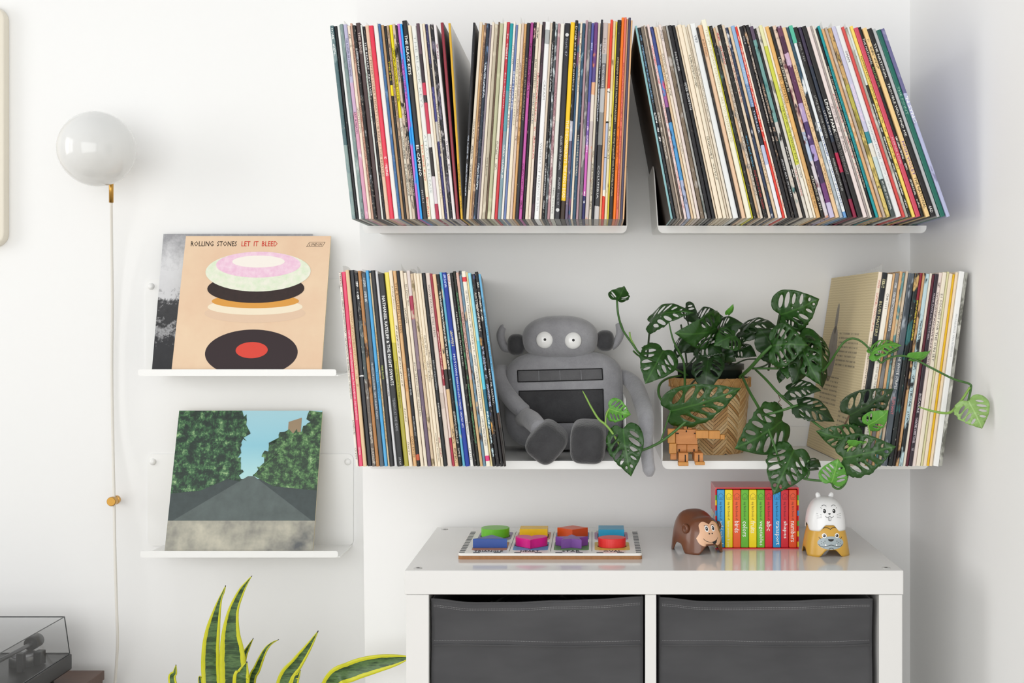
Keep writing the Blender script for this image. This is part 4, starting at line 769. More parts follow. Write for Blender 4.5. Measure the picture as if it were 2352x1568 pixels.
# ------------------------------------------------------------------ small plastic animal toys
def toy_shell(name, rx, ry, H, m, parent, arch=.35, flare=.12, n=2.4, legw=2.0, hfun=None, NU=96, NV=26, front=1.0):
    vs, fs = [], []
    for i in range(NU):
        ph = 2*PI*i/NU; c, s = math.cos(ph), math.sin(ph)
        e = abs(math.sin(2*ph)); a = arch*(front if s < 0 and abs(s) > abs(c) else 1.0)
        q = min(1, max(0, (.84-e)/.5)); zl = H*a*(q*q*(3-2*q))**.6
        rr = 1/((abs(c)/rx)**2.5+(abs(s)/ry)**2.5)**(1/2.5)
        for j in range(NV+1):
            t = j/NV; z = zl+(H-zl)*math.sin(t*PI/2)
            k = (max(0, 1-(z/H)**n))**(1/n)*(1+flare*max(0, 1-z/H)**2.2)
            x, y = rr*k*c, rr*k*s
            vs.append(Vector((x, y, z*(hfun(x, y) if hfun else 1))))
    for i in range(NU):
        i2 = (i+1) % NU
        for j in range(NV): fs.append((i*(NV+1)+j, i2*(NV+1)+j, i2*(NV+1)+j+1, i*(NV+1)+j+1))
    me = bpy.data.meshes.new(name); me.from_pydata([tuple(v) for v in vs], [], fs); bm = bmesh.new(); bm.from_mesh(me); bpy.data.meshes.remove(me)
    bmesh.ops.remove_doubles(bm, verts=bm.verts, dist=1e-5); bmesh.ops.recalc_face_normals(bm, faces=bm.faces)
    bvh = BVHTree.FromBMesh(bm)
    o = from_bm(name, bm, m, parent, True); s = o.modifiers.new('wall', 'SOLIDIFY'); s.thickness = .0016; s.offset = -1
    return o, bvh
blk = mat('toy_black_print', '161616', .35); whp = mat('toy_white_print', 'f4f4f4', .3); gryp = mat('toy_grey_print', 'a4b0b4', .35)
def eye(parent, bvh, x, z, r, tall=1.25, shine=True, ring=False):
    decal('eye_white', ell(x, z, r*1.25, r*1.25*tall), whp, parent, bvh, .0004, .002)
    decal('eye_pupil', ell(x, z, r*.8, r*.8*tall), blk, parent, bvh, .0006, .002)
    if shine: decal('eye_glint', ell(x-r*.25, z+r*.3, r*.25, r*.3, 10), whp, parent, bvh, .0008, None)
    if ring: decal('eye_line', stroke(arcpts(x, z, r*1.3, r*1.3*tall, 20, 160), .0004), blk, parent, bvh, .0005, None)
# monkey
p = P(1601, 1268, 2.02); mk = empty('toy_monkey', (p.x, 2.025, ZK), math.radians(28)); tag(mk, 'brown plastic toy monkey standing left of the red slipcase', 'toy')
mkm = mat('monkey_brown_plastic', '74452c', .3, coat=.25, var=.15, vscale=30)
def hump(x, y): return 1.0+.12*math.exp(-((y-.018)/.022)**2)-.05*math.exp(-((y+.012)/.009)**2)
o, bvh = toy_shell('body', .0345, .043, .060, mkm, mk, .24, .08, 3.4, 2.2, hump)
fm = mat('monkey_face_print', 'e8b996', .35)
fp = [(-.0215, .027), (-.0165, .036), (-.0155, .046), (-.009, .0505), (-.003, .0485), (0, .0465), (.003, .0485), (.009, .0505), (.0155, .046), (.0165, .036), (.0215, .027), (.018, .0185), (.009, .0145), (-.009, .0145), (-.018, .0185)]
fp = [(x*1.12, .031+(y-.031)*1.08) for x, y in fp]
fp = [(v.x, v.y) for v in catmull([(x, y, 0) for x, y in fp+[fp[0]]], 4)][:-1]
decal('face_print', fp, fm, mk, bvh, .0003, .003)
for sx in (-1, 1):
    eye(mk, bvh, sx*.0062, .0415, .0027, 1.5); decal('brow_line', stroke(arcpts(sx*.0062, .0445, .0042, .0026, 30, 150), .0005), blk, mk, bvh, .0006, None)
    decal('nostril', ell(sx*.0028, .0335, .0014, .0011, 12), blk, mk, bvh, .0006, None)
decal('mouth_line', stroke(arcpts(0, .0285, .0145, .0085, 195, 345, 16), .0007), blk, mk, bvh, .0006, None)
decal('mouth', [(.001, .0195), (.012, .0235), (.0095, .0175), (.005, .016)], blk, mk, bvh, .0006, None)
for sx in (-1, 1):
    e = lathe('ear', [(0, .0022), (.004, .0018), (.0062, .0034), (.0078, .002), (.0078, -.002), (0, -.002)], mkm, mk, 20, axis='X'); e.location = (sx*.0315, -.015, .040); 
    if sx < 0: e.rotation_euler = (0, 0, PI)
# bulldog
p = P(1905, 1279, 1.965); dg = empty('toy_dog', (p.x, 1.965+.033, ZK), math.radians(4)); tag(dg, 'mustard yellow plastic toy dog under the white toy', 'toy', 'stacked toys')
dgm = mat('dog_mustard_plastic', 'd2a23e', .35, coat=.15)
o, bvh = toy_shell('body', .0335, .0335, .063, dgm, dg, .18, .13, 3.0, 1.9)
decal('muzzle_print', ell(0, .0225, .0215, .0105, 36), gryp, dg, bvh, .0003, .003)
for sx in (-1, 1):
    eye(dg, bvh, sx*.0105, .034, .003, 1.0); decal('brow_line', stroke(arcpts(sx*.007, .0415, .008, .005, 20, 150), .0009), blk, dg, bvh, .0005, None)
    decal('brow_line', stroke(arcpts(sx*.012, .034, .0075, .0065, 200 if sx < 0 else 300, 240 if sx < 0 else 340), .0008), blk, dg, bvh, .0005, None)
    for k in range(7): decal('freckle', ell(sx*(.010+.0028*(k % 3)), .0215+.0022*(k//3)+.001*(k % 2), .0005, .0005, 8), blk, dg, bvh, .0006, None)
    decal('tooth', [(sx*.0105, .018), (sx*.0075, .018), (sx*.009, .022)], whp, dg, bvh, .0006, None)
    decal('jowl_line', stroke([(0, .0195), (sx*.006, .0178), (sx*.012, .0162), (sx*.017, .0172), (sx*.02, .0205)], .0008), blk, dg, bvh, .0005, None)
decal('nose', [(-.0048, .0285), (.0048, .0285), (.004, .0262), (.0015, .025), (-.0015, .025), (-.004, .0262)], blk, dg, bvh, .0006, None)
decal('chin_line', stroke(arcpts(0, .0105, .0045, .004, 30, 150), .0008), blk, dg, bvh, .0005, None)
# white rabbit stacked on top
rb = empty('toy_rabbit', (dg.location.x-.0005, dg.location.y+.001, ZK+.0405), math.radians(3)); tag(rb, 'white plastic toy rabbit stacked on the mustard toy dog', 'toy', 'stacked toys')
rbm = mat('rabbit_white_plastic', 'eeeeee', .3, coat=.2)
o, bvh = toy_shell('body', .0315, .0315, .053, rbm, rb, .19, .02, 2.6, 2.0)
for sx in (-1, 1):
    eye(rb, bvh, sx*.0078, .0325, .0031, 1.35)
    decal('brow_line', stroke(arcpts(sx*.0078, .0365, .0048, .0052, 40, 140), .0006), blk, rb, bvh, .0005, None)
    decal('lash', stroke([(sx*.0115, .0365), (sx*.0135, .038)], .0005), blk, rb, bvh, .0005, None)
    for k in range(3): decal('whisker', stroke([(sx*.0125, .0265-.002*k), (sx*.020, .0285-.0038*k)], .0004), blk, rb, bvh, .0004, .003)
    decal('mouth_line', stroke(arcpts(sx*.0035, .0262, .0035, .0035, 200, 340), .0006), blk, rb, bvh, .0005, None)
    e = blob('ear', (.0042, .0025, .0065), rbm, rb, 2.2, (sx*.0105, .004, .0525), (0, sx*.35, 0), nu=16, nv=12)
decal('nose', [(-.0022, .0292), (.0022, .0292), (.0008, .027), (-.0008, .027)], blk, rb, bvh, .0006, None)
decal('tooth_outline', stroke([(-.0024, .0225), (-.002, .018), (0, .0172), (.002, .018), (.0024, .0225)], .0005), blk, rb, bvh, .0005, None)
decal('tooth_outline', stroke([(0, .0225), (0, .0178)], .0004), blk, rb, bvh, .0005, None)

# ------------------------------------------------------------------ wall lamp with its cord
gd = 2.545; gc = P(222, 342, gd); gr = .0785
lamp = empty('globe_wall_lamp', (P(256, 420, WLY).x, WLY, gc.z)); tag(lamp, 'white glass globe wall lamp with brass stem', 'lamp'); lc = lamp.location
glob = NT('opal_glass'); glob.b.inputs['Base Color'].default_value = rgba('e0e0de'); glob.b.inputs['Roughness'].default_value = .12; glob.b.inputs['Subsurface Weight'].default_value = .3; glob.b.inputs['Subsurface Radius'].default_value = (.02, .02, .02); glob.b.inputs['Coat Weight'].default_value = .2
s = blob('globe_shade', (gr, gr, gr), glob.m, lamp, 2.0, gc-lc, nu=64, nv=40)
brass = mat('brushed_brass', 'c99a4e', .28, metal=1.0, var=.12, vscale=40)
bx = P(255.5, 0, 2.60); st = P(255.5, 425, 2.60); sb = P(255.5, 465, 2.60)
tube('brass_stem', [st-lc+Vector((0, 0, .03)), sb-lc], .0047, brass, lamp, 16, 2, smooth=False)
r0 = lathe('wall_rose', [(0, .02), (.028, .02), (.03, .017), (.03, 0)], brass, lamp, 32, axis='Y'); r0.location = Vector((gc.x-.045, WLY, gc.z))-lc
tube('arm', [Vector((gc.x-.045, WLY-.015, gc.z))-lc, Vector((st.x, 2.62, gc.z-.03))-lc, Vector((st.x, 2.60, st.z+.025))-lc], .0045, brass, lamp, 12, 4)
cordm = mat('white_cord', 'e4e0d8', .7)
cp = [(255.5, 465, 2.60), (256.5, 560, 2.635), (258, 700, 2.655), (257, 850, 2.66), (259, 1000, 2.655), (262, 1140, 2.625), (264, 1260, 2.60), (267.5, 1390, 2.59), (270, 1470, 2.60), (267, 1530, 2.62), (263, 1600, 2.64), (262, 1750, 2.65)]
tube('cord', [P(*q)-lc for q in cp], .0031, cordm, lamp, 10, 8)
kn = lathe('switch_knob', [(0, .030), (.0088, .030), (.0098, .029), (.0098, .014), (.0085, .0135), (.0085, .010), (.0098, .0095), (.0098, 0), (0, 0)], brass, lamp, 32, axis='Y', smooth=False); kn.location = P(262.5, 1149, 2.63)-lc+Vector((0, .012, 0))
wp = lathe('cord_clip', [(0, .012), (.006, .012), (.006, 0)], brass, lamp, 16, axis='Y'); wp.location = Vector((P(268, 1148, WLY).x, WLY, P(268, 1148, WLY).z))-lc

# ------------------------------------------------------------------ picture ledges and the sleeves on them
ledgem = mat('ledge_white', 'f1f1ef', .35)
def ledge(label, xl, xr, py_lip0, py_lip1, py_back, xbl, xbr, d=2.545):
    z0 = P(0, py_lip1, d).z; z1 = P(0, py_lip0, d).z; x0, x1 = P(xl, 0, d).x, P(xr, 0, d).x
    root = empty('picture_ledge', ((x0+x1)/2, WLY, z0)); tag(root, label, 'ledge', 'white picture ledges'); rc = root.location
    w = x1-x0; dep = WLY-d
    prism('front_lip', rrect(-w/2, 0, w/2, z1-z0, .004), .002, ledgem, root, M=STAND, loc=(0, -dep, 0))
    box2('tray', (-w/2+.002, -dep+.002, 0), (w/2+.004, -.002, .002), ledgem, root)
    bx0, bx1 = P(xbl, 0, WLY).x-rc.x, P(xbr, 0, WLY).x-rc.x; bz = P(0, py_back, WLY).z-z0
    prism('back_plate', rrect(bx0, 0, bx1, bz, .012), .002, ledgem, root, M=STAND, loc=(0, -.003, 0))
    for x in (bx0+.012, bx1-.012):
        c = lathe('screw_cap', [(0, .007), (.003, .0068), (.0062, .005), (.0072, .002), (.0072, 0)], ledgem, root, 20, axis='Y'); c.location = (x, -.003, bz-.017)
    return root, z0+.002
l1, zl1 = ledge('upper white picture ledge holding the cream record sleeve', 317, 772, 848, 863, 640, 336, 800)
l2, zl2 = ledge('lower white picture ledge holding the green and blue record sleeve', 322, 776, 1265, 1280, 1042, 340, 812)
def display_sleeve(name, label, pxl, pxr, dbot, dtop, zb, face, back='c9bb96', skew=0.0, h=.3125):
    """sleeve standing on a ledge, leaning back against the wall"""
    x0, x1 = P(pxl, 0, dbot).x, P(pxr, 0, dbot).x; w = x1-x0
    th = math.asin((dtop-dbot)/h)
    o = box2(name, (-w/2, 0, 0), (w/2, .004, h), mat('sleeve_edge_'+back, back, .6)); o.data.materials.append(face)
    for p in o.data.polygons:
        if p.normal.y < -.9: p.material_index = 1
    me = o.data
    for v in me.vertices: v.co += o.location
    o.location = ((x0+x1)/2, dbot, zb+.0003); o.rotation_euler = (-th, 0, 0)
    tag(o, label, 'record'); return o, w, h
creamf = mat('cream_cover', 'ead0b0', .35, var=.06, vscale=8, vcol='e2bfa0')
bwf = NT('grey_photo_cover'); oc = bwf.obj(); sp = bwf.n('ShaderNodeSeparateXYZ'); bwf.l(oc, sp.inputs[0]); zz = bwf.math('DIVIDE', sp.outputs['Z'], .3125)
zz2 = bwf.math('ADD', zz, bwf.math('MULTIPLY_ADD', bwf.noise(oc, 45, 5, .75), .5, -.25))
bwf.l(bwf.ramp(zz2, [(0, '16161a'), (.24, '26262a'), (.30, 'a8a8aa'), (.36, '2a2a2c'), (.5, '3a3a3c'), (.56, 'd0d0d2'), (.75, 'd8d8da'), (1.0, '9a9a9e')]), bwf.b.inputs['Base Color']); bwf.b.inputs['Roughness'].default_value = .35
display_sleeve('record', 'black and white photo record sleeve behind the cream one on the upper ledge', 348, 700, 2.59, 2.662, zl1, bwf.m, 'bcbcbc')
o, w, h = display_sleeve('record', 'cream record sleeve with black and red title on the upper picture ledge', 393, 738, 2.553, 2.646, zl1, creamf)
def on(o, name, pts, m, lift=.0002): return prism(name, pts, .00004, m, o, M=STAND, loc=(0, -lift, 0))
# plain oval stand-ins for the cover picture, in its colours
mint = mat('art_mint', 'd4e4c4', .4, var=.35, vscale=70, vcol='f0ece0'); pinkm = mat('art_pink', 'e6b4d0', .4, var=.3, vscale=80, vcol='f2d8e4'); chocm = mat('art_brown', '33211d', .35, var=.4, vscale=90)
def relx(px): return (px-565.5)*w/345
def relz(py): return (848-py)*h/315
def oval(nm, cx, cy, rx, ry, m, lift): return on(o, nm, ell(relx(cx-(848-cy)*.05), relz(cy), rx*w/345, ry*h/315, 48), m, lift)
oval('cover_print', 580, 711, 118, 22, mat('art_beige', 'e0c2a6', .4), .0002)
oval('cover_print', 580, 697, 111, 18, mat('art_ivory', 'efe2c8', .4), .0003)
oval('cover_print', 580, 684, 102, 16, mat('art_amber', 'd9993f', .4), .0004)
oval('cover_print', 580, 655, 114, 33, chocm, .0005)
oval('cover_print', 584, 616, 124, 46, mint, .0006)
oval('cover_print', 584, 600, 100, 30, pinkm, .0007)
oval('cover_print', 584, 593, 62, 14, mat('art_white', 'f2ebe2', .4), .0008)
dk = mat('art_dark_maroon', '2e1f22', .3)
dpts = [(x, z) for x, z in ell(relx(573), relz(800), 107*w/345, 52*h/315, 64) if z > .0015]
on(o, 'cover_print', dpts, dk, .0002); oval('cover_print', 576, 794, 37, 18, mat('art_red', 'd8402f', .4), .0004)
text('cover_title', 'ROLLING  STONES', ink('2c241e'), o, (relx(407), -.0003, relz(557)), (1, 0, 0), (0, 0, 1), .1000, .0115, off=.012)
text('cover_title', 'LET  IT  BLEED', ink('cc3a30'), o, (relx(527), -.0003, relz(557)), (1, 0, 0), (0, 0, 1), .0785, .0115, off=.012)
lx, lz = relx(682), relz(558)
for a_, b_ in zip([(lx, lz), (lx+.034, lz), (lx+.040, lz+.0105), (lx+.006, lz+.0105)], [(lx+.034, lz), (lx+.040, lz+.0105), (lx+.006, lz+.0105), (lx, lz)]): on(o, 'label_emblem', stroke([a_, b_], .0007), ink('3a3028'), .0003)
text('label_emblem', 'LONDON', ink('3a3028'), o, (lx+.005, -.0003, lz+.0022), (1, 0, 0), (0, 0, 1), .029, .006, shear=.4)
# second sleeve: plain landscape stand-in in the photograph's colours
skyf = NT('pale_sky_print'); oc = skyf.obj(); sp = skyf.n('ShaderNodeSeparateXYZ'); skyf.l(oc, sp.inputs[0])
skyf.l(skyf.ramp(skyf.math('DIVIDE', sp.outputs['Z'], .3125), [(0, 'b8d8d8'), (.5, 'b4dcdc'), (.75, '8fc8d8'), (1, 'a8d4e0')]), skyf.b.inputs['Base Color']); skyf.b.inputs['Roughness'].default_value = .35
o, w, h = display_sleeve('record', 'record sleeve with trees, sky and grey ground on the lower picture ledge', 377, 718, 2.553, 2.646, zl2, skyf.m)
def foliage(name, a, b, c, sc):
    t = NT(name); oc = t.obj(); t.l(t.ramp(t.noise(oc, sc, 6, .75), [(.3, a), (.47, b), (.56, c), (.68, 'a8c890')]), t.b.inputs['Base Color']); t.b.inputs['Roughness'].default_value = .35; return t.m
fl1 = foliage('foliage_print_a', '14201c', '1e3428', '3f6e44', 55); fl2 = foliage('foliage_print_b', '1a1e1c', '2c4430', '54804c', 60)
asph = mat('asphalt_print', '5c6866', .4, var=.35, vscale=30, bump=0); kerb = mat('verge_print', '3e4a4a', .4, var=.3, vscale=60)
def ragged(pts, amp, seed):
    r = random.Random(seed); out = []
    for a, b in zip(pts, pts[1:]):
        for k in range(7):
            t = k/7; out.append((a[0]+(b[0]-a[0])*t+r.uniform(-amp, amp), a[1]+(b[1]-a[1])*t+r.uniform(-amp, amp)))
    return out
def U(x, z): return (max(-.5, min(.5, x))*w, max(0.003, min(1, z))*h)
on(o, 'cover_print', [U(-.5, 0), U(.5, 0), U(.5, .52), U(-.5, .52)], kerb, .0002)
on(o, 'cover_print', [U(-.49, .22), U(.5, .22), U(.06, .54), U(.02, .54)], asph, .0003)
on(o, 'cover_print', [U(-.5, 0), U(.5, 0), U(.5, .235), U(-.5, .235)], mat('pale_ground_print', 'cfcab6', .4, var=.6, vscale=13, vcol='55585a'), .0004)
lt = ragged([(-.02, .50), (-.04, .60), (-.06, .72), (.0, .86), (-.06, .99)], .022, 3)
on(o, 'cover_print', [U(-.5, 1), U(-.5, .42), U(-.30, .44), U(-.12, .52)]+[U(*q) for q in lt]+[U(-.06, 1)], fl1, .0005)
rt = ragged([(.42, .985), (.38, .86), (.22, .84), (.13, .72), (.10, .60), (.05, .52)], .02, 8)
on(o, 'cover_print', [U(.5, .44), U(.5, .99)]+[U(*q) for q in rt]+[U(.2, .47)], fl2, .0005)
on(o, 'cover_print', [U(.27, .84), U(.27, .92), U(.36, .95), U(.36, .84)], mat('art_brick', '9a8468', .5), .00045)

# ------------------------------------------------------------------ rounded cream frame at the left border
fd = 2.655; fx = P(8.5, 0, fd).x; fz1, fz0 = P(0, 12, fd).z, P(0, 566, fd).z
fr = empty('rounded_panel', (fx-.2, WLY, (fz0+fz1)/2)); tag(fr, 'cream rounded wall panel cut off at the left border', 'panel')
hh = (fz1-fz0)/2; creamp = mat('cream_frame_paint', 'e6dfcf', .4)
prism('frame', rrect(-.2, -hh, .2, hh, .03, 8), .024, creamp, fr, .003, M=Matrix(((1,0,0,0),(0,0,-1,0),(0,1,0,0),(0,0,0,1))), loc=(0, -.0005, 0))
prism('inset', rrect(-.19, -hh+.010, .19, hh-.010, .024, 8), .0006, mat('cream_inset', 'efeae0', .5), fr, M=Matrix(((1,0,0,0),(0,0,-1,0),(0,1,0,0),(0,0,0,1))), loc=(0, -.0246, 0))

# ------------------------------------------------------------------ record player on a wooden cabinet
cbx = P(240, 0, 2.62).x; cbz = P(0, 1539, 2.62).z
woodm = mat('walnut', '5a3a28', .4, var=.35, vscale=14, stretch=(1, 8, 1))
cab = empty('record_player_cabinet', (cbx-.3, 2.40, 0)); tag(cab, 'dark walnut cabinet under the record player', 'cabinet')
box2('top_board', (-.3, -.22, cbz-.02), (.3, .22, cbz), woodm, cab, .001, 1)
box2('side_board', (-.3, -.215, .08), (-.28, .215, cbz-.02), woodm, cab); box2('side_board', (.278, -.215, .08), (.298, .215, cbz-.02), woodm, cab)
box2('bottom_board', (-.28, -.215, .08), (.278, .215, .10), woodm, cab); box2('back_board', (-.28, .205, .10), (.278, .215, cbz-.02), woodm, cab)
for x in (-.27, .27):
    for y in (-.19, .19): box2('leg', (x-.015, y-.015, 0), (x+.015, y+.015, .08), woodm, cab)
tx = P(166, 0, 2.55).x; tz0 = P(0, 1536, 2.55).z; tz1 = P(0, 1499, 2.55).z; TY0, TY1 = 2.20, 2.55
tt = empty('record_player', (tx-.21, (TY0+TY1)/2, cbz)); tag(tt, 'black record player with clear dust cover on the walnut cabinet', 'record player'); tc = tt.location
blackm = mat('player_black', '1a1a1b', .35, spec=.5); 
def tb2(name, a, b, m, par=tt, bev=0.0): return box2(name, Vector(a)-tc, Vector(b)-tc, m, par, bev)
tb2('plinth', (tx-.42, TY0, tz0), (tx, TY1, tz1-.001), blackm, tt, .003)
for x in (tx-.38, tx-.04):
    for y in (TY0+.04, TY1-.04):
        f_ = lathe('foot', [(0, 0), (.016, 0), (.018, .004), (.016, tz0-cbz), (0, tz0-cbz)], blackm, tt, 20); f_.location = Vector((x, y, cbz))-tc
pl = lathe('platter', [(0, .014), (.146, .014), (.148, .012), (.148, 0)], mat('platter_grey', '6a6a6c', .3, metal=.6), tt, 64); pl.location = Vector((tx-.24, TY0+.165, tz1))-tc
vd = lathe('vinyl', [(0, .0165), (.1505, .0165), (.1505, .015), (0, .015)], mat('vinyl_black', '201c1e', .25), tt, 64); vd.location = pl.location
base = lathe('tonearm_base', [(0, .022), (.026, .022), (.028, .018), (.028, 0)], mat('player_metal', '8a8a8c', .3, metal=.8), tt, 32); base.location = Vector((tx-.062, TY1-.085, tz1))-tc
metal = MATS['player_metal']
ap = Vector((tx-.062, TY1-.085, tz1+.034))-tc
tube('tonearm', [ap+Vector((0, .03, 0)), ap, ap+Vector((-.01, -.12, -.002)), ap+Vector((-.03, -.2, -.006)), ap+Vector((-.055, -.225, -.010))], .0042, metal, tt, 12, 6)
cw_ = lathe('counterweight', [(0, .018), (.013, .018), (.014, .016), (.014, -.016), (.013, -.018), (0, -.018)], blackm, tt, 28, axis='Y'); cw_.location = ap+Vector((0, .045, 0))
box2('headshell', ap+Vector((-.075, -.25, -.018)), ap+Vector((-.048, -.218, -.008)), blackm, tt, .002)
box2('arm_rest', ap+Vector((.012, -.06, -.034)), ap+Vector((.026, -.045, .004)), blackm, tt, .002)
box2('cue_lever', ap+Vector((.024, -.012, -.034)), ap+Vector((.040, .012, -.006)), blackm, tt, .002)
ac = NT('clear_acrylic'); tr = ac.n('ShaderNodeBsdfTransparent'); tr.inputs[0].default_value = (.95, .955, .96, 1); gl = ac.n('ShaderNodeBsdfGlossy'); gl.inputs['Roughness'].default_value = .02
fz = ac.n('ShaderNodeFresnel'); fz.inputs[0].default_value = 1.45; mx = ac.n('ShaderNodeMixShader'); ac.l(fz.outputs[0], mx.inputs[0]); ac.l(tr.outputs[0], mx.inputs[1]); ac.l(gl.outputs[0], mx.inputs[2]); ac.l(mx.outputs[0], ac.out.inputs[0])
cvz = P(0, 1414, 2.55).z; cx1 = P(152, 0, 2.55).x; bx1_ = P(161, 0, 2.55).x
dc = [(bx1_, TY1-.002, tz1), (bx1_, TY0+.002, tz1), (tx-.415, TY0+.002, tz1), (tx-.415, TY1-.002, tz1), (cx1, TY1-.008, cvz), (cx1, TY0+.012, cvz), (tx-.405, TY0+.012, cvz), (tx-.405, TY1-.008, cvz)]
dv = [Vector(q)-tc for q in dc]
from_py('dust_cover', dv, [(4,5,6,7), (0,1,5,4), (1,2,6,5), (2,3,7,6), (3,0,4,7)], ac.m, tt)
edgem = mat('acrylic_edge', '4a4c4e', .2)
v, f = [], []
for i, j in ((4,5), (5,6), (6,7), (7,4), (0,4), (1,5), (2,6), (3,7), (0,1), (3,0)):
    a, b = tube_data([dv[i], dv[j]], .0011, 6, 1, False); f += [tuple(k+len(v) for k in q) for q in b]; v += a
from_py('cover_edge', v, f, edgem, tt)
# ------------------------------------------------------------------ plush robot
def plush_mat(name, a, b):
    t = NT(name); oc = t.obj()
    f = t.math('MULTIPLY_ADD', t.noise(oc, 26, 4, .65), 1.8, -.4); f.node.use_clamp = True
    g = t.math('MULTIPLY_ADD', t.noise(oc, 420, 2, .7), .5, .0)
    c = t.mix(f, rgba(a), rgba(b)); t.l(t.mix(g, c, rgba(b)), t.b.inputs['Base Color'])
    t.b.inputs['Roughness'].default_value = .95; t.b.inputs['Specular IOR Level'].default_value = .1
    t.b.inputs['Sheen Weight'].default_value = .55; t.b.inputs['Sheen Roughness'].default_value = .45
    t.bump(t.math('ADD', t.noise(oc, 300, 3, .7), t.math('MULTIPLY', t.noise(oc, 40, 2), 1.5)), .55, .0022)
    return t.m
pg = plush_mat('plush_grey', '828286', 'a6a6aa'); pdk = plush_mat('plush_dark', '303032', '4c4c4e'); pmid = plush_mat('plush_mid', '58585a', '6e6e70')
seam = mat('plush_seam', '1c1c1e', .9)
PD = 2.125                                   # front of the belly
pc = P(1296, 1058, PD); plush = empty('plush_robot', (pc.x, PD, ZL)); tag(plush, 'grey plush robot with big white eyes sitting on the shelf', 'plush toy'); pl0 = plush.location
def pw(px, py, d): return P(px, py, d)-pl0
# body: rounded block, narrower at the shoulders and at the seat
bc = pw(1296, 918, PD+.052); brx, brz = S(138, PD), S(115, PD)
def bodyf(c):
    t = c.z/brz; k = 1.0
    if t > .6: k = 1-.14*((t-.6)/.4)**2
    if t < -.4: k = 1-.14*((-t-.4)/.6)**2
    return (c.x*k, c.y*(1-.12*t*t)*(1.0 if t < .3 else 1-.25*(t-.3)), c.z)
body = blob('body', (brx, .055, brz), pg, plush, 4.2, bc, fn=bodyf, nu=64, nv=40, pz=4.6)
bbv = None
def body_y(x, z):
    """front surface of the body in plush space at x, z"""
    global bbv
    if bbv is None:
        bm = bmesh.new(); bm.from_mesh(body.data); bmesh.ops.translate(bm, verts=bm.verts, vec=bc); bbv = BVHTree.FromBMesh(bm); bm.free()
    l, *_ = bbv.ray_cast(Vector((x, -1, z)), Vector((0, 1, 0)))
    return l.y if l else 0
def patch(name, quad, m, off, thick=.0015, n=14):
    """cloth patch sewn on the front of the body; quad in photo order, bilinear"""
    q = [pw(px, py, PD) for px, py in quad]; vs, fs = [], []
    for j in range(n+1):
        for i in range(n+1):
            u, v = i/n, j/n; p = (q[0]*(1-u)+q[1]*u)*(1-v)+(q[3]*(1-u)+q[2]*u)*v
            e = min(u, 1-u, v, 1-v)*n; vs.append(Vector((p.x, body_y(p.x, p.z)-off*min(1, .35+e*.65), p.z)))
    for j in range(n):
        for i in range(n): a = j*(n+1)+i; fs.append((a, a+1, a+n+2, a+n+1))
    return from_py(name, vs, fs, m, plush, True)
def seamline(name, pts, r=.0009):
    v = []
    for px, py in pts:
        p = pw(px, py, PD); v.append(Vector((p.x, body_y(p.x, p.z)-.0012, p.z)))
    return tube(name, v, r, seam, plush, 6, 6, smooth=False)
def dense(a, b, n=14): return [(a[0]+(b[0]-a[0])*i/n, a[1]+(b[1]-a[1])*i/n) for i in range(n+1)]
cq = [(1188, 851), (1383, 846.5), (1384.5, 871.5), (1189.5, 877)]
for k in range(4):
    u0, u1 = k/4+.003, (k+1)/4-.003
    f_ = lambda a, b, u: (a[0]+(b[0]-a[0])*u, a[1]+(b[1]-a[1])*u)
    patch('chest_patch', [f_(cq[0], cq[1], u0), f_(cq[0], cq[1], u1), f_(cq[3], cq[2], u1), f_(cq[3], cq[2], u0)], pmid, .0018, n=8)
for a, b in ((0, 1), (1, 2), (2, 3), (3, 0)): seamline('chest_seam', dense(cq[a], cq[b]))
bq = [(1192, 898), (1385, 893.5), (1387, 968), (1196, 971)]
patch('belly_pouch', bq, pdk, .0026, n=18)
for a, b in ((0, 1), (1, 2), (2, 3), (3, 0)): seamline('pouch_seam', dense(bq[a], bq[b]))
# head
hc = pw(1287, 777, PD+.048); hrx, hrz = S(88, PD+.02), S(48, PD+.02)
def headf(c):
    t = c.z/hrz; return (c.x*(1-.10*max(0, t)**2-.05*max(0, -t)), c.y, c.z+(.004*(1-(c.x/hrx)**2) if t > 0 else 0))
head = blob('head', (hrx, .046, hrz), pg, plush, 3.0, hc, fn=headf, nu=56, nv=32, pz=2.9)
bm = bmesh.new(); bm.from_mesh(head.data); bmesh.ops.translate(bm, verts=bm.verts, vec=hc); hb = BVHTree.FromBMesh(bm); bm.free()
eyem = mat('eye_white_plastic', 'f2f2f0', .08, coat=.5); pup = mat('eye_black_plastic', '111111', .2)
for px, py in ((1250.7, 780.5), (1316, 782)):
    p = pw(px, py, PD); l, *_ = hb.ray_cast(Vector((p.x, -1, p.z)), Vector((0, 1, 0))); y = l.y
    R = S(19.6, PD)
    e = lathe('eye', [(0, .0058), (R*.35, .0053), (R*.7, .0038), (R*.92, .0018), (R, 0), (R*.96, -.006)], eyem, plush, 40, axis='Y'); e.location = (p.x, y+.0005, p.z)
    q = lathe('pupil', [(0, .0006), (R*.14, .0005), (R*.16, 0)], pup, e, 16, axis='Y'); q.location = (S(1, PD), -.0056, S(1, PD))
for (px, py, rx, rz, sx) in ((1186, 791, 21, 25, -1), (1390, 782, 21, 25, 1)):
    blob('ear', (S(rx, PD), .020, S(rz, PD)), pdk, plush, 2.6, pw(px, py, PD+.05), nu=28, nv=18)
tube('horn', [pw(1172, 800, PD+.05), pw(1160, 798, PD+.05), pw(1152, 782, PD+.05), pw(1150, 766, PD+.05), pw(1155, 752, PD+.05), pw(1157, 750, PD+.05)], [.0072, .0076, .0076, .0074, .006, .003], pg, plush, 14, 6)
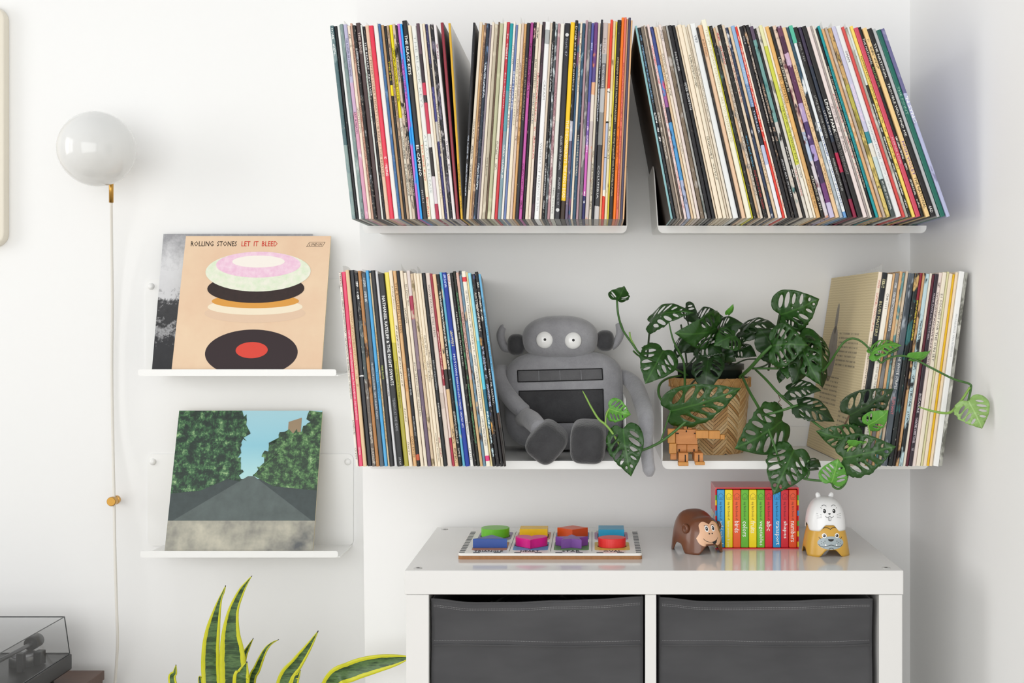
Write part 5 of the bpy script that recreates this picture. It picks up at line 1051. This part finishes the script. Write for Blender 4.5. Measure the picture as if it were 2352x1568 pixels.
tube('horn', [pw(1404, 796, PD+.05), pw(1414, 788, PD+.05), pw(1423, 772, PD+.05), pw(1424, 758, PD+.05), pw(1421, 744, PD+.05), pw(1420, 741, PD+.05)], [.0072, .0072, .0074, .0072, .006, .003], pg, plush, 14, 6)
# arms
tube('arm', [pw(1158, 850, PD+.045), pw(1146, 856, PD+.03), pw(1150, 880, PD+.015), pw(1165, 905, PD+.0), pw(1186, 930, PD-.012), pw(1204, 945, PD-.016), pw(1212, 951, PD-.016)], [.010, .0125, .014, .0145, .0145, .0135, .006], pg, plush, 18, 6)
tube('arm', [pw(1424, 862, PD+.05), pw(1440, 868, PD+.045), pw(1460, 888, PD+.02), pw(1474, 924, PD-.05), pw(1484, 962, PD-.11), pw(1484, 1010, PD-.135), pw(1487, 1050, PD-.14), pw(1491, 1080, PD-.14), pw(1492, 1094, PD-.14)], [.011, .013, .0145, .0145, .0135, .0115, .0105, .0105, .004], pg, plush, 18, 6)
# legs and feet
tube('leg', [pw(1195, 965, PD+.03), pw(1207, 958, PD-.015), pw(1222, 966, PD-.06), pw(1240, 985, PD-.10)], [.014, .016, .0165, .015], pg, plush, 18, 6)
tube('leg', [pw(1350, 985, PD+.03), pw(1350, 985, PD-.03), pw(1350, 1000, PD-.09)], [.016, .017, .016], pg, plush, 18, 6)
def footf(c): return (c.x*(1-.10*c.z/.035), c.y, c.z)
blob('foot', (S(41, 2.0), .034, S(46, 2.0)), pdk, plush, 3.6, pw(1256, 1014, 2.03), (.25, math.radians(40), .1), nu=44, nv=30, pz=3.2)
blob('foot', (S(41, 2.0), .036, S(48, 2.0)), pdk, plush, 4.2, pw(1351, 1013, 2.03), (.2, math.radians(2), -.05), nu=44, nv=30, pz=3.6)

# ------------------------------------------------------------------ woven basket with the swiss cheese plant
BC = 2.165; bxc = P(1632, 0, 2.15).x
basket = empty('plant_basket', (bxc, BC, ZL)); tag(basket, 'round woven bamboo basket holding the hanging plant', 'basket')
RB, RT, HB = .058, .0705, P(0, 868, 2.13).z-ZL
bam = NT('bamboo_strip'); oc = bam.obj()
oi = bam.n('ShaderNodeAttribute', attribute_name='tone', attribute_type='GEOMETRY')
c = bam.ramp(oi.outputs['Fac'], [(0, '9a6f40'), (.3, 'c89a62'), (.7, 'e4c08a'), (1, 'f0d4a6')]); fz = bam.noise(bam.scaled(oc, (1, 1, 1)), 160, 3)
bam.l(bam.mix(bam.math('MULTIPLY', fz, .35), c, rgba('7a5230')), bam.b.inputs['Base Color']); bam.b.inputs['Roughness'].default_value = .45
def bas(a, z):
    t = z/HB; r = RB+(RT-RB)*(t**.8); return Vector((r*math.cos(a), r*math.sin(a), z)), r
# dark inner wall, then the herringbone strips standing proud of it
lathe('inner_wall', [(0, .002), (RB-.0025, .002), (RB+(RT-RB)*.57-.0025, HB*.5), (RT-.0025, HB), (RT-.006, HB), (RB-.006, .006), (0, .006)], mat('basket_inner', '3a2716', .8), basket, 48)
vs, fs, tone = [], [], []; rnd = random.Random(4)
NC = 16; cwid = 2*PI/NC; pitch = .0066; slope = .9
for c_ in range(NC):
    a0, a1 = c_*cwid, (c_+1)*cwid; sg = 1 if c_ % 2 == 0 else -1; wz = RT*cwid*slope
    k = -3
    while True:
        z0 = k*pitch+(0 if sg > 0 else wz)
        if z0-wz > HB-.012: break
        tn = min(1, max(0, rnd.gauss(.6, .24))); lift = .0006+.0010*rnd.random(); b = len(vs); n = 5; ok = True; pts = []
        for i in range(n+1):
            u = i/n; a = a0+(a1-a0)*(u*1.06-.03); zc = z0+sg*wz*u; bulge = lift*math.sin(PI*u)+.0002
            for e in (-.43, .43):
                z = min(max(zc+e*pitch, .0), HB-.013); p, r = bas(a, z); q = Vector((math.cos(a), math.sin(a), 0)); pts.append(p+q*bulge)
        if max(p.z for p in pts)-min(p.z for p in pts) > .002:
            vs += pts
            for i in range(n): fs.append((b+2*i, b+2*i+2, b+2*i+3, b+2*i+1)); tone.append(tn)
        k += 1
o = from_py('woven_strips', vs, fs, bam.m, basket, False); at = o.data.attributes.new('tone', 'FLOAT', 'FACE')
for i, t_ in enumerate(tone): at.data[i].value = t_
tag(o, kind='stuff')
s = o.modifiers.new('strip', 'SOLIDIFY'); s.thickness = .0007; s.offset = 0
rimm = mat('bamboo_rim', 'cf9f63', .45, var=.3, vscale=60)
lathe('rim_band', [(RT-.0012, HB-.016), (RT+.0014, HB-.016), (RT+.0016, HB-.001), (RT+.0006, HB), (RT-.003, HB), (RT-.003, HB-.016)], rimm, basket, 56)
v, f = [], []
for k in range(22):
    a0 = 2*PI*k/22; pts = []
    for i in range(7):
        u = i/6; a = a0+u*2*PI/22*1.3; z = HB-.016+.016*math.sin(PI*u); pts.append(Vector(((RT+.0022)*math.cos(a), (RT+.0022)*math.sin(a), z)))
    x, y = tube_data(pts, .0011, 5, 2); f += [tuple(q+len(v) for q in g_) for g_ in y]; v += x
from_py('rim_lacing', v, f, rimm, basket, True)
potm = mat('nursery_pot', '26302a', .5)
plant = empty('swiss_cheese_plant', (bxc, BC, ZL+.004)); tag(plant, 'swiss cheese vine with holed leaves trailing from the woven basket', 'plant'); pp = plant.location
pot = lathe('nursery_pot', [(0, .004), (.045, .004), (.058, HB+.010), (.061, HB+.010), (.061, HB+.020), (.057, HB+.020), (.055, HB+.006), (0, HB+.004)], potm, plant, 48)
lathe('soil', [(0, HB+.0075), (.056, HB+.0075), (.056, HB+.005)], mat('soil', '2a1f18', .95, bump=.8, bscale=180, bdist=.004), plant, 32)
def leaf_mat(name, a, b, vein):
    t = NT(name); uv = t.n('ShaderNodeUVMap').outputs[0]; sp = t.n('ShaderNodeSeparateXYZ'); t.l(uv, sp.inputs[0]); oc = t.obj()
    c = t.mix(t.noise(oc, 45, 3), rgba(a), rgba(b))
    av = t.math('ABSOLUTE', sp.outputs['Y'])
    vm = t.math('LESS_THAN', av, .018)
    side = t.math('FRACT', t.math('MULTIPLY', t.math('SUBTRACT', sp.outputs['X'], t.math('MULTIPLY', av, .55)), 7.0)); sm = t.math('MULTIPLY', t.math('LESS_THAN', side, .07), .45)
    c = t.mix(t.math('MULTIPLY', t.math('MAXIMUM', vm, sm), .7), c, rgba(vein)); t.l(c, t.b.inputs['Base Color'])
    t.b.inputs['Roughness'].default_value = .32; t.b.inputs['Specular IOR Level'].default_value = .45
    t.b.inputs['Transmission Weight'].default_value = 0.0; t.b.inputs['Subsurface Weight'].default_value = 0.0
    t.bump(t.math('ADD', t.noise(oc, 120, 2), t.math('MULTIPLY', side, .3)), .18, .001)
    return t.m
LM = [leaf_mat('leaf_dark', '152d12', '1f3c17', '2c4c20'), leaf_mat('leaf_mid', '1c3e15', '2a531b', '3c6828'), leaf_mat('leaf_fresh', '47842a', '5c9c38', '7cb04e'), leaf_mat('leaf_pale', '7da054', '8fb468', 'a4c47e')]
PROF = [(0.0, 0.02), (-.06, .10), (-.10, .20), (-.075, .31), (.0, .41), (.12, .475), (.28, .50), (.44, .46), (.60, .37), (.74, .26), (.86, .14), (.95, .05)]
def halfw(u):
    pr = [q for q in PROF if q[0] >= 0][1:]+[(1.0, 0.0)]; pr = [(0, .40)]+[q for q in pr if q[0] > 0]
    for (a, b), (c, d) in zip(pr, pr[1:]):
        if a <= u <= c: return b+(d-b)*(u-a)/(c-a)
    return 0.02
def leaf_outline(w, rnd):
    up = [(v.x, v.y) for v in catmull([(u, h, 0) for u, h in PROF+[(1.0, 0.0)]], 4)]
    ja = [1+.05*math.sin(i*.9+rnd.random()*3) for i in range(len(up))]
    return [(u, h*k) for (u, h), k in zip(up, ja)]+[(u, -h) for u, h in reversed(up[1:-1])]
def leaf(bx, by, tx, ty, wpx, db, dt, tone, roll=0.0, bend=.12, fold=.12, holes=5, seed=0, yaw=0.0):
    """one leaf: base and tip in the photo with their own distances, width, roll about its axis"""
    rnd = random.Random(seed*13+5); B, T = P(bx, by, db), P(tx, ty, dt); a = T-B; L = a.length; a.normalize()
    W = S(wpx*1.1, (db+dt)/2)
    n = Vector((0, -1, 0)); n = (n-a*n.dot(a)).normalized(); n = Matrix.Rotation(roll, 3, a) @ n; s = a.cross(n)
    ol = leaf_outline(1, rnd); hl = []
    if holes:
        for side in (-1, 1):
            for k in range(min(holes, 5)):
                u = (.055+.16*k)*(.97+.06*rnd.random())+(.03 if side > 0 else 0); cx_ = u+.10; half = halfw(min(.95, cx_+.07))
                big = .8+.35*rnd.random()
                ln = half*(.30 if k == 0 else .36)*big; wd = .047*big*(1 if k < 3 else .75); cv = side*half*.56; ang = math.atan2(side*.85, .62)
                if all(inside(q, ol) for q in ell(cx_, cv, ln*1.1, wd*1.15, 12, ang)) and not any(inside(q, h) for h in hl for q in ell(cx_, cv, ln*1.08, wd*1.2, 14, ang)): hl.append(ell(cx_, cv, ln, wd, 14, ang))
            if holes >= 4:
                u = .3+.25*rnd.random(); pts = ell(u, side*.06, .022, .010, 8, side*.8)
                if not any(inside(q, h) for h in hl for q in ell(u, side*.06, .04, .03, 8)): hl.append(pts)
    v, f = tri2d(ol, hl, .075); vs = []
    for u, q in v:
        z = bend*L*math.sin(PI*min(1, max(0, u)))*.6 - fold*W*(abs(q)**1.3) - .25*bend*L*max(0, u-.6)
        z += .018*W*math.sin(u*16+q*9+seed)
        vs.append(B-pp+a*(u*L)+s*(q*W)+n*z)
    o = from_py('leaf', vs, f, LM[tone], plant, True, recalc=False)
    uvl = o.data.uv_layers.new(name='UVMap')
    for lp in o.data.loops: uvl.data[lp.index].uv = v[lp.vertex_index]
    sm = o.modifiers.new('blade', 'SOLIDIFY'); sm.thickness = .0005; sm.offset = 0
    return o
LV = [ # base px, tip px, width px, distances, tone, roll, bend, fold, holes
 (1417, 689, 1434, 657, 46, 2.08, 2.06, 1, .3, .2, .35, 2), (1494, 741, 1592, 716, 62, 2.10, 2.06, 1, -.7, .3, .2, 5), (1646, 752, 1552, 766, 84, 2.06, 2.00, 1, -.4, .25, .2, 3),
 (1652, 762, 1706, 742, 60, 2.08, 2.06, 0, -.6, .3, .3, 3), (1702, 758, 1788, 750, 52, 2.10, 2.08, 0, -.9, .3, .2, 4), (1791, 723, 1882, 686, 96, 2.06, 2.04, 1, .15, .2, .15, 5),
 (1773, 794, 1856, 792, 96, 2.03, 2.00, 1, -.2, .3, .2, 4), (1771, 795, 1742, 752, 62, 2.05, 2.06, 0, .3, .2, .2, 0), (1835, 772, 1884, 884, 78, 2.04, 1.99, 1, .4, .2, .25, 4), (1838, 808, 1822, 884, 62, 2.03, 2.00, 0, -.3, .2, .3, 3),
 (1524, 804, 1482, 881, 84, 2.04, 2.0, 1, .1, .15, .15, 4), (1608, 792, 1660, 812, 62, 2.08, 2.05, 0, -.5, .3, .3, 3), (1628, 822, 1622, 905, 70, 2.05, 2.02, 0, .3, .3, .3, 3),
 (1541, 943, 1702, 892, 92, 2.00, 1.97, 1, .2, .15, .15, 6), (1399, 938, 1449, 952, 52, 1.97, 1.965, 2, .2, .15, .2, 4), (1431, 984, 1449, 1094, 80, 1.965, 1.95, 1, .2, .15, .25, 5),
 (1797, 966, 1688, 1030, 108, 2.0, 1.95, 1, -.15, .15, .15, 5), (1824, 1032, 1776, 1136, 92, 1.96, 1.93, 1, .2, .2, .3, 5), (1833, 930, 1917, 968, 58, 1.99, 1.97, 0, -.5, .25, .2, 4), (1810, 897, 1886, 896, 54, 2.01, 1.99, 0, -.8, .2, .2, 4),
 (1951, 953, 2053, 893, 78, 1.93, 1.91, 0, .1, .15, .15, 5), (1994, 976, 2041, 942, 48, 1.92, 1.91, 2, .2, .2, .2, 2), (1968, 1008, 1874, 990, 62, 1.94, 1.93, 1, -.3, .2, .2, 4), (1936, 1052, 2058, 1025, 92, 1.93, 1.90, 1, -.1, .15, .15, 5),
 (1910, 1108, 1925, 1053, 62, 1.93, 1.93, 2, .0, .15, .2, 4), (2000, 812, 2070, 792, 50, 1.93, 1.92, 2, -.9, .3, .2, 4), (2224, 920, 2256, 984, 74, 1.86, 1.85, 3, .1, .2, .2, 4), (2090, 822, 2138, 806, 26, 1.92, 1.915, 2, .6, .3, .4, 0),
 (1600, 786, 1556, 810, 40, 2.12, 2.10, 0, .5, .2, .3, 1), (1695, 802, 1738, 818, 40, 2.10, 2.08, 0, -.5, .3, .3, 2), (1798, 850, 1790, 880, 26, 2.04, 2.04, 0, .8, .2, .3, 0), (1672, 722, 1684, 698, 16, 2.08, 2.07, 2, .5, .2, .5, 0),
 (1670, 782, 1714, 796, 36, 2.12, 2.10, 0, -.9, .2, .2, 0), (1760, 800, 1782, 836, 42, 2.06, 2.05, 0, .4, .2, .3, 1), (1950, 1020, 1990, 1015, 30, 1.92, 1.915, 2, .9, .2, .3, 0), (1858, 1058, 1886, 1072, 34, 1.95, 1.94, 0, -.8, .2, .3, 1),
 (1850, 776, 1896, 812, 56, 2.06, 2.04, 0, -.5, .2, .3, 3), (1574, 706, 1608, 742, 40, 2.10, 2.08, 0, .6, .2, .3, 2), (1640, 830, 1668, 812, 40, 2.08, 2.08, 0, .5, .2, .3, 1),
 (1600, 742, 1660, 726, 64, 2.09, 2.06, 0, -.5, .25, .25, 3), (1690, 772, 1640, 792, 62, 2.05, 2.03, 1, .4, .25, .25, 3), (1700, 760, 1742, 776, 46, 2.10, 2.08, 0, -.3, .2, .2, 2), (1864, 770, 1892, 860, 62, 2.05, 2.01, 1, -.5, .2, .25, 4), (1806, 760, 1850, 742, 58, 2.07, 2.06, 0, .3, .2, .2, 3), (1822, 820, 1808, 870, 56, 2.03, 2.01, 1, .5, .2, .3, 3), (1870, 830, 1890, 890, 48, 2.03, 2.02, 0, -.4, .2, .3, 3), (1550, 800, 1588, 790, 46, 2.11, 2.09, 0, -.6, .3, .3, 2), (1655, 800, 1690, 830, 46, 2.10, 2.08, 0, .3, .3, .3, 2),
]
for i, q in enumerate(LV): leaf(*q[:8], roll=q[8], bend=q[9], fold=q[10], holes=q[11], seed=i)
stemg = mat('stem_green', '3f6a2c', .45, var=.2, vscale=60); stemd = mat('stem_dark', '2c4022', .5, var=.3, vscale=60); steml = mat('stem_fresh', '7fa548', .45); stemb = mat('stem_brown', '5a4430', .7)
def stem(pts, r, m=stemg, name='stem'):
    q = [P(x, y, d)-pp for x, y, d in pts]; return tube(name, q, [S(k, 2.0) for k in (r if isinstance(r, (list, tuple)) else [r]*len(q))], m, plant, 8, 6)
ST = [
 ([(1417, 689, 2.08), (1420, 722, 2.08), (1430, 756, 2.07), (1450, 786, 2.06), (1470, 812, 2.06), (1500, 828, 2.07), (1540, 842, 2.09), (1580, 862, 2.12)], 2.6, stemg), ([(1446, 762, 2.06), (1449, 778, 2.06), (1462, 802, 2.06)], 2.0, steml), ([(1455, 806, 2.05), (1466, 816, 2.06), (1480, 822, 2.06)], 2.2, stemg),
 ([(1494, 741, 2.10), (1490, 780, 2.09), (1487, 818, 2.07)], 2.4, stemd), ([(1536, 738, 2.05), (1546, 780, 2.05), (1562, 812, 2.06), (1571, 836, 2.07), (1573, 880, 2.05), (1569, 930, 2.02)], [1.4, 2.2, 2.6, 2.8, 2.8, 2.2], stemg),
 ([(1700, 866, 2.10), (1722, 846, 2.07), (1750, 815, 2.04), (1773, 793, 2.03)], [4.6, 4.6, 4.2, 3.6], stemg), ([(1791, 723, 2.06), (1786, 748, 2.07), (1776, 800, 2.09), (1765, 850, 2.11)], 3.0, stemd),
 ([(1672, 860, 2.13), (1684, 815, 2.12), (1700, 770, 2.10), (1702, 758, 2.10)], 2.4, stemd), ([(1680, 862, 2.13), (1668, 800, 2.12), (1650, 756, 2.08)], 2.4, stemb), ([(1578, 840, 2.1), (1572, 790, 2.11), (1564, 745, 2.11)], 2.2, stemd), ([(1574, 846, 2.1), (1598, 818, 2.1), (1612, 794, 2.09)], 2.2, stemd), ([(1625, 862, 2.12), (1610, 818, 2.12), (1590, 780, 2.1), (1574, 710, 2.10)], 1.8, stemd),
 ([(1735, 848, 2.09), (1760, 872, 2.05), (1790, 905, 2.02), (1830, 940, 2.0), (1858, 960, 1.98), (1892, 985, 1.96), (1930, 1000, 1.95), (1968, 1010, 1.94)], [2.6, 3.0, 3.2, 3.2, 3.0, 2.8, 2.6, 2.4], stemg), ([(1705, 864, 2.09), (1722, 900, 2.04), (1742, 935, 2.01), (1754, 960, 1.99), (1770, 1000, 1.97), (1784, 1040, 1.96), (1792, 1068, 1.95)], [3.0, 3.4, 3.4, 3.2, 3.0, 2.8, 2.6], stemg),
 ([(1750, 954, 1.99), (1790, 944, 1.99), (1833, 930, 1.99)], 3.0, stemg), ([(1792, 1068, 1.95), (1815, 1084, 1.95), (1852, 1100, 1.95), (1905, 1106, 1.94), (1915, 1118, 1.94), (1928, 1122, 1.94), (1942, 1108, 1.94), (1949, 1075, 1.93), (1948, 1044, 1.93)], 2.6, stemg), ([(1852, 1098, 1.95), (1858, 1084, 1.95), (1852, 1068, 1.95), (1858, 1056, 1.95)], 2.6, stemg), ([(1815, 1070, 1.95), (1850, 1078, 1.95), (1880, 1076, 1.95)], 2.8, stemd), ([(1948, 1044, 1.93), (1950, 1030, 1.925), (1970, 1018, 1.92), (1990, 1015, 1.915)], 2.6, steml),
 ([(1728, 846, 2.08), (1780, 846, 2.06), (1840, 848, 2.04), (1885, 852, 2.0), (1902, 838, 1.98), (1922, 808, 1.95), (1938, 786, 1.94), (1958, 777, 1.93), (1980, 785, 1.93), (2003, 808, 1.93), (2022, 832, 1.925), (2036, 825, 1.92), (2062, 817, 1.92), (2092, 821, 1.92), (2140, 845, 1.91), (2190, 870, 1.89), (2226, 881, 1.87), (2230, 892, 1.87), (2224, 920, 1.86)], [2.6]*8+[2.4]*11, stemg),
 ([(2228, 889, 1.87), (2215, 910, 1.87), (2200, 930, 1.87), (2184, 946, 1.87), (2165, 948, 1.88), (2135, 942, 1.89), (2110, 934, 1.89)], [2.6, 3.0, 3.0, 3.0, 2.8, 2.4, .8], steml), ([(2010, 818, 1.925), (2040, 812, 1.925), (2064, 800, 1.92)], 2.6, stemg), ([(1951, 953, 1.93), (1940, 975, 1.935), (1925, 1002, 1.945)], 2.0, stemb), ([(1994, 976, 1.92), (1998, 1000, 1.92), (1996, 1020, 1.92)], 1.6, steml),
 ([(1541, 943, 2.0), (1524, 925, 2.02), (1513, 905, 2.04), (1516, 882, 2.06), (1535, 868, 2.09), (1565, 862, 2.12)], [2.6, 2.8, 3.2, 3.2, 2.8, 2.4], stemg), ([(1541, 943, 2.0), (1530, 975, 1.99), (1518, 1012, 1.98)], 1.6, stemg), ([(1575, 968, 1.98), (1550, 990, 1.98), (1518, 1014, 1.98), (1485, 1030, 1.975), (1450, 1040, 1.97), (1432, 1034, 1.968)], [2.6, 3.0, 3.2, 2.8, 2.4, 2.0], stemg),
 ([(1338, 897, 1.985), (1346, 912, 1.983), (1358, 935, 1.98), (1375, 962, 1.975), (1391, 975, 1.972), (1408, 996, 1.97), (1428, 1030, 1.968)], [.8, 2.0, 2.2, 2.6, 2.8, 2.6, 2.4], steml), ([(1391, 975, 1.972), (1392, 955, 1.972), (1399, 938, 1.97)], 1.8, steml), ([(1570, 900, 2.03), (1585, 885, 2.05), (1600, 868, 2.08)], 2.2, stemd), ([(1735, 846, 2.08), (1760, 838, 2.07), (1780, 818, 2.06), (1790, 800, 2.05)], 2.0, stemd), ([(1685, 838, 2.12), (1712, 826, 2.11), (1740, 824, 2.1), (1772, 822, 2.08)], 1.8, stemd), ([(1668, 846, 2.13), (1690, 812, 2.12), (1712, 770, 2.1)], 1.8, stemg),
 ([(1838, 806, 2.03), (1848, 820, 2.03), (1858, 838, 2.03), (1830, 880, 2.02), (1812, 896, 2.01)], 1.8, stemd), ([(1812, 896, 2.01), (1802, 908, 2.01), (1790, 906, 2.02)], 1.8, stemg), ([(1788, 908, 2.01), (1792, 918, 2.0), (1788, 924, 2.0), (1795, 932, 2.0)], .9, stemb),
]
for q in ST: stem(*q)

# ------------------------------------------------------------------ jointed wooden robot toy
wr = empty('wooden_robot', (P(1578, 0, 2.03).x, 2.03, ZL)); tag(wr, 'jointed beech wood robot toy with one arm raised beside the basket', 'toy'); w0 = wr.location
beech = mat('beech_block', 'b57234', .45, var=.28, vscale=18, vcol='c98646', stretch=(1.5, 1.5, 9)); beech2 = mat('beech_block_light', 'cc8b3c', .42, var=.2, vscale=18, stretch=(8, 1, 1.5)); cordb = mat('elastic_black', '1c1611', .7)
def wb(name, x0, y0, x1, y1, d, dep, m=beech):
    a, b = P(x0, y1, d)-w0, P(x1, y0, d)-w0; return box2(name, (a.x, d-w0.y, a.z), (b.x, d-w0.y+dep, b.z), m, wr, .0006, 1)
wb('torso', 1551.5, 986, 1602, 1020.5, 2.005, .026); wb('hip_block', 1554.5, 1021, 1577.5, 1038, 2.006, .024); wb('hip_block', 1578, 1021, 1603, 1038, 2.006, .024); wb('head', 1571, 966, 1589, 985.5, 2.008, .016)
wb('upper_arm', 1534, 985, 1551, 1017.5, 2.0, .014, beech2); wb('lower_arm', 1537, 1018, 1554, 1041.5, 2.0, .014, beech2); wb('hand', 1540, 1042, 1554, 1055.5, 2.0, .011)
wb('upper_arm', 1598.5, 988.5, 1628, 1006.5, 1.998, .013, beech2); wb('lower_arm', 1628.5, 989, 1654, 1008, 1.998, .013, beech2); wb('hand', 1654.5, 998, 1665, 1009, 1.999, .010, beech2)
for x0, x1 in ((1559, 1581), (1595, 1615)):
    wb('leg', x0, 1040, x1, 1060.5, 1.982, .046, beech); 
wb('foot', 1558, 1061, 1581.5, 1070, 1.976, .016, beech2); wb('foot', 1597, 1060.5, 1619, 1068, 1.976, .016, beech2)
for (a, b) in (((1576.5, 988), (1576.5, 992)), ((1553, 995), (1559, 995)), ((1594, 995), (1600, 995)), ((1560, 1031), (1560, 1037)), ((1594, 1031), (1594, 1037)), ((1579, 978), (1579, 984))):
    d = 2.004 if a[1] > 985 else 2.007
    tube('elastic_cord', [P(*a, d)-w0, P(*b, d)-w0], .0009, cordb, wr, 6, 1, smooth=False)
for x in (1574, 1605): tube('elastic_cord', [P(x, 1044, 1.9815)-w0, P(x, 1060, 1.9815)-w0], .0008, cordb, wr, 6, 1, smooth=False)

# ------------------------------------------------------------------ snake plant in the corner
sn = NT('snake_leaf'); uv = sn.n('ShaderNodeUVMap').outputs[0]; sp = sn.n('ShaderNodeSeparateXYZ'); sn.l(uv, sp.inputs[0]); oc = sn.obj()
av = sn.math('ADD', sn.math('ABSOLUTE', sp.outputs['X']), sn.math('MULTIPLY_ADD', sn.noise(oc, 90, 2), .16, -.08))
wvn = sn.noise(sn.scaled(oc, (9, 9, 60)), 2.2, 4, .7)
gcol = sn.ramp(wvn, [(.3, '1a2f18'), (.45, '2c4a22'), (.58, '587844'), (.7, '24401e')])
ycol = sn.mix(sn.math('MULTIPLY', sn.noise(oc, 70, 3), .6), rgba('dcd620'), rgba('a8b428'))
edge = sn.math('GREATER_THAN', av, .62)
cc = sn.mix(edge, gcol, ycol); tip = sn.math('GREATER_THAN', sp.outputs['Y'], .965); sn.l(sn.mix(tip, cc, rgba('3a3a2c')), sn.b.inputs['Base Color'])
sn.b.inputs['Roughness'].default_value = .4
sd0 = 2.33; spot = P(560, 0, sd0); snake = empty('snake_plant', (spot.x, sd0, 0)); tag(snake, 'snake plant with yellow edged leaves beside the shelving unit', 'plant'); s0 = snake.location
potp = lathe('pot', [(0, 0), (.075, 0), (.095, .20), (.098, .20), (.098, .212), (.088, .212), (.085, .19), (0, .185)], mat('snake_pot', 'd8d4cc', .5), snake, 48)
def sleaf(pts, d, foldk=.25, tw=0.0):
    base = [(565+(pts[0][0]-565)*.55, 1800, max(8, pts[0][2]*.55)), (560+(pts[0][0]-560)*.78, 1690, max(10, pts[0][2]*.85))]
    dd = [sd0, sd0+(d-sd0)*.5]+[d]*len(pts); allp = base+list(pts)
    P3 = catmull([P(x, y, q)-s0 for (x, y, w_), q in zip(allp, dd)], 8); Ws = [v.x for v in catmull([(w_, 0, 0) for x, y, w_ in allp], 8)]
    N = len(P3); vs, fs, uvs = [], [], []; C = 8
    for i in range(N):
        t_ = (P3[min(i+1, N-1)]-P3[max(i-1, 0)]).normalized(); n_ = Vector((0, -1, 0)); s_ = t_.cross(n_).normalized(); n_ = s_.cross(t_)
        an = tw*i/N; s2 = s_*math.cos(an)+n_*math.sin(an); n2 = n_*math.cos(an)-s_*math.sin(an); hw = max(.0004, S(max(.3, Ws[i]), d)/2)
        for k in range(C+1):
            q = -1+2*k/C; vs.append(P3[i]+s2*(q*hw)-n2*(foldk*hw*(1-q*q))); uvs.append((q, i/(N-1)))
    for i in range(N-1):
        for k in range(C): a = i*(C+1)+k; fs.append((a, a+1, a+C+2, a+C+1))
    o = from_py('leaf', vs, fs, sn.m, snake, True, recalc=False); l_ = o.data.uv_layers.new(name='UVMap')
    for lp in o.data.loops: l_.data[lp.index].uv = uvs[lp.vertex_index]
    m_ = o.modifiers.new('blade', 'SOLIDIFY'); m_.thickness = .0022; m_.offset = 0
for pts, d, fk, tw in (
 ([(485, 1568, 42), (483, 1500, 41), (488, 1450, 34), (498, 1402, 18), (506, 1374, 8), (513, 1358, 5), (518, 1344, .5)], 2.36, .3, .15), ([(536, 1568, 60), (533, 1504, 56), (530, 1453, 40), (536, 1402, 24), (553, 1360, 15), (568, 1336, 6), (579, 1322, .5)], 2.33, .2, -.3),
 ([(548, 1568, 22), (558, 1512, 16), (568, 1490, 9), (582, 1465, .5)], 2.40, .2, 0), ([(578, 1568, 18), (590, 1535, 18), (607, 1496, 11), (622, 1478, 5), (640, 1468, .5)], 2.37, .2, .4), ([(553, 1568, 38), (558, 1545, 28), (567, 1519, .5)], 2.28, .25, 0),
 ([(652, 1568, 34), (681, 1524, 28), (709, 1484, 15), (731, 1448, .5)], 2.33, .3, 0), ([(677, 1568, 16), (684, 1552, 9), (690, 1538, .5)], 2.30, .2, .2), ([(760, 1570, 40), (806, 1542, 46), (857, 1526, 42), (908, 1516, 26), (948, 1508, .5)], 2.14, .25, 0), ([(396, 1568, 18), (401, 1545, 10), (404, 1526, .5)], 2.34, .25, 0), ([(460, 1568, 10), (462, 1555, .5)], 2.42, .2, 0)):
    sleaf(pts, d, fk, tw)
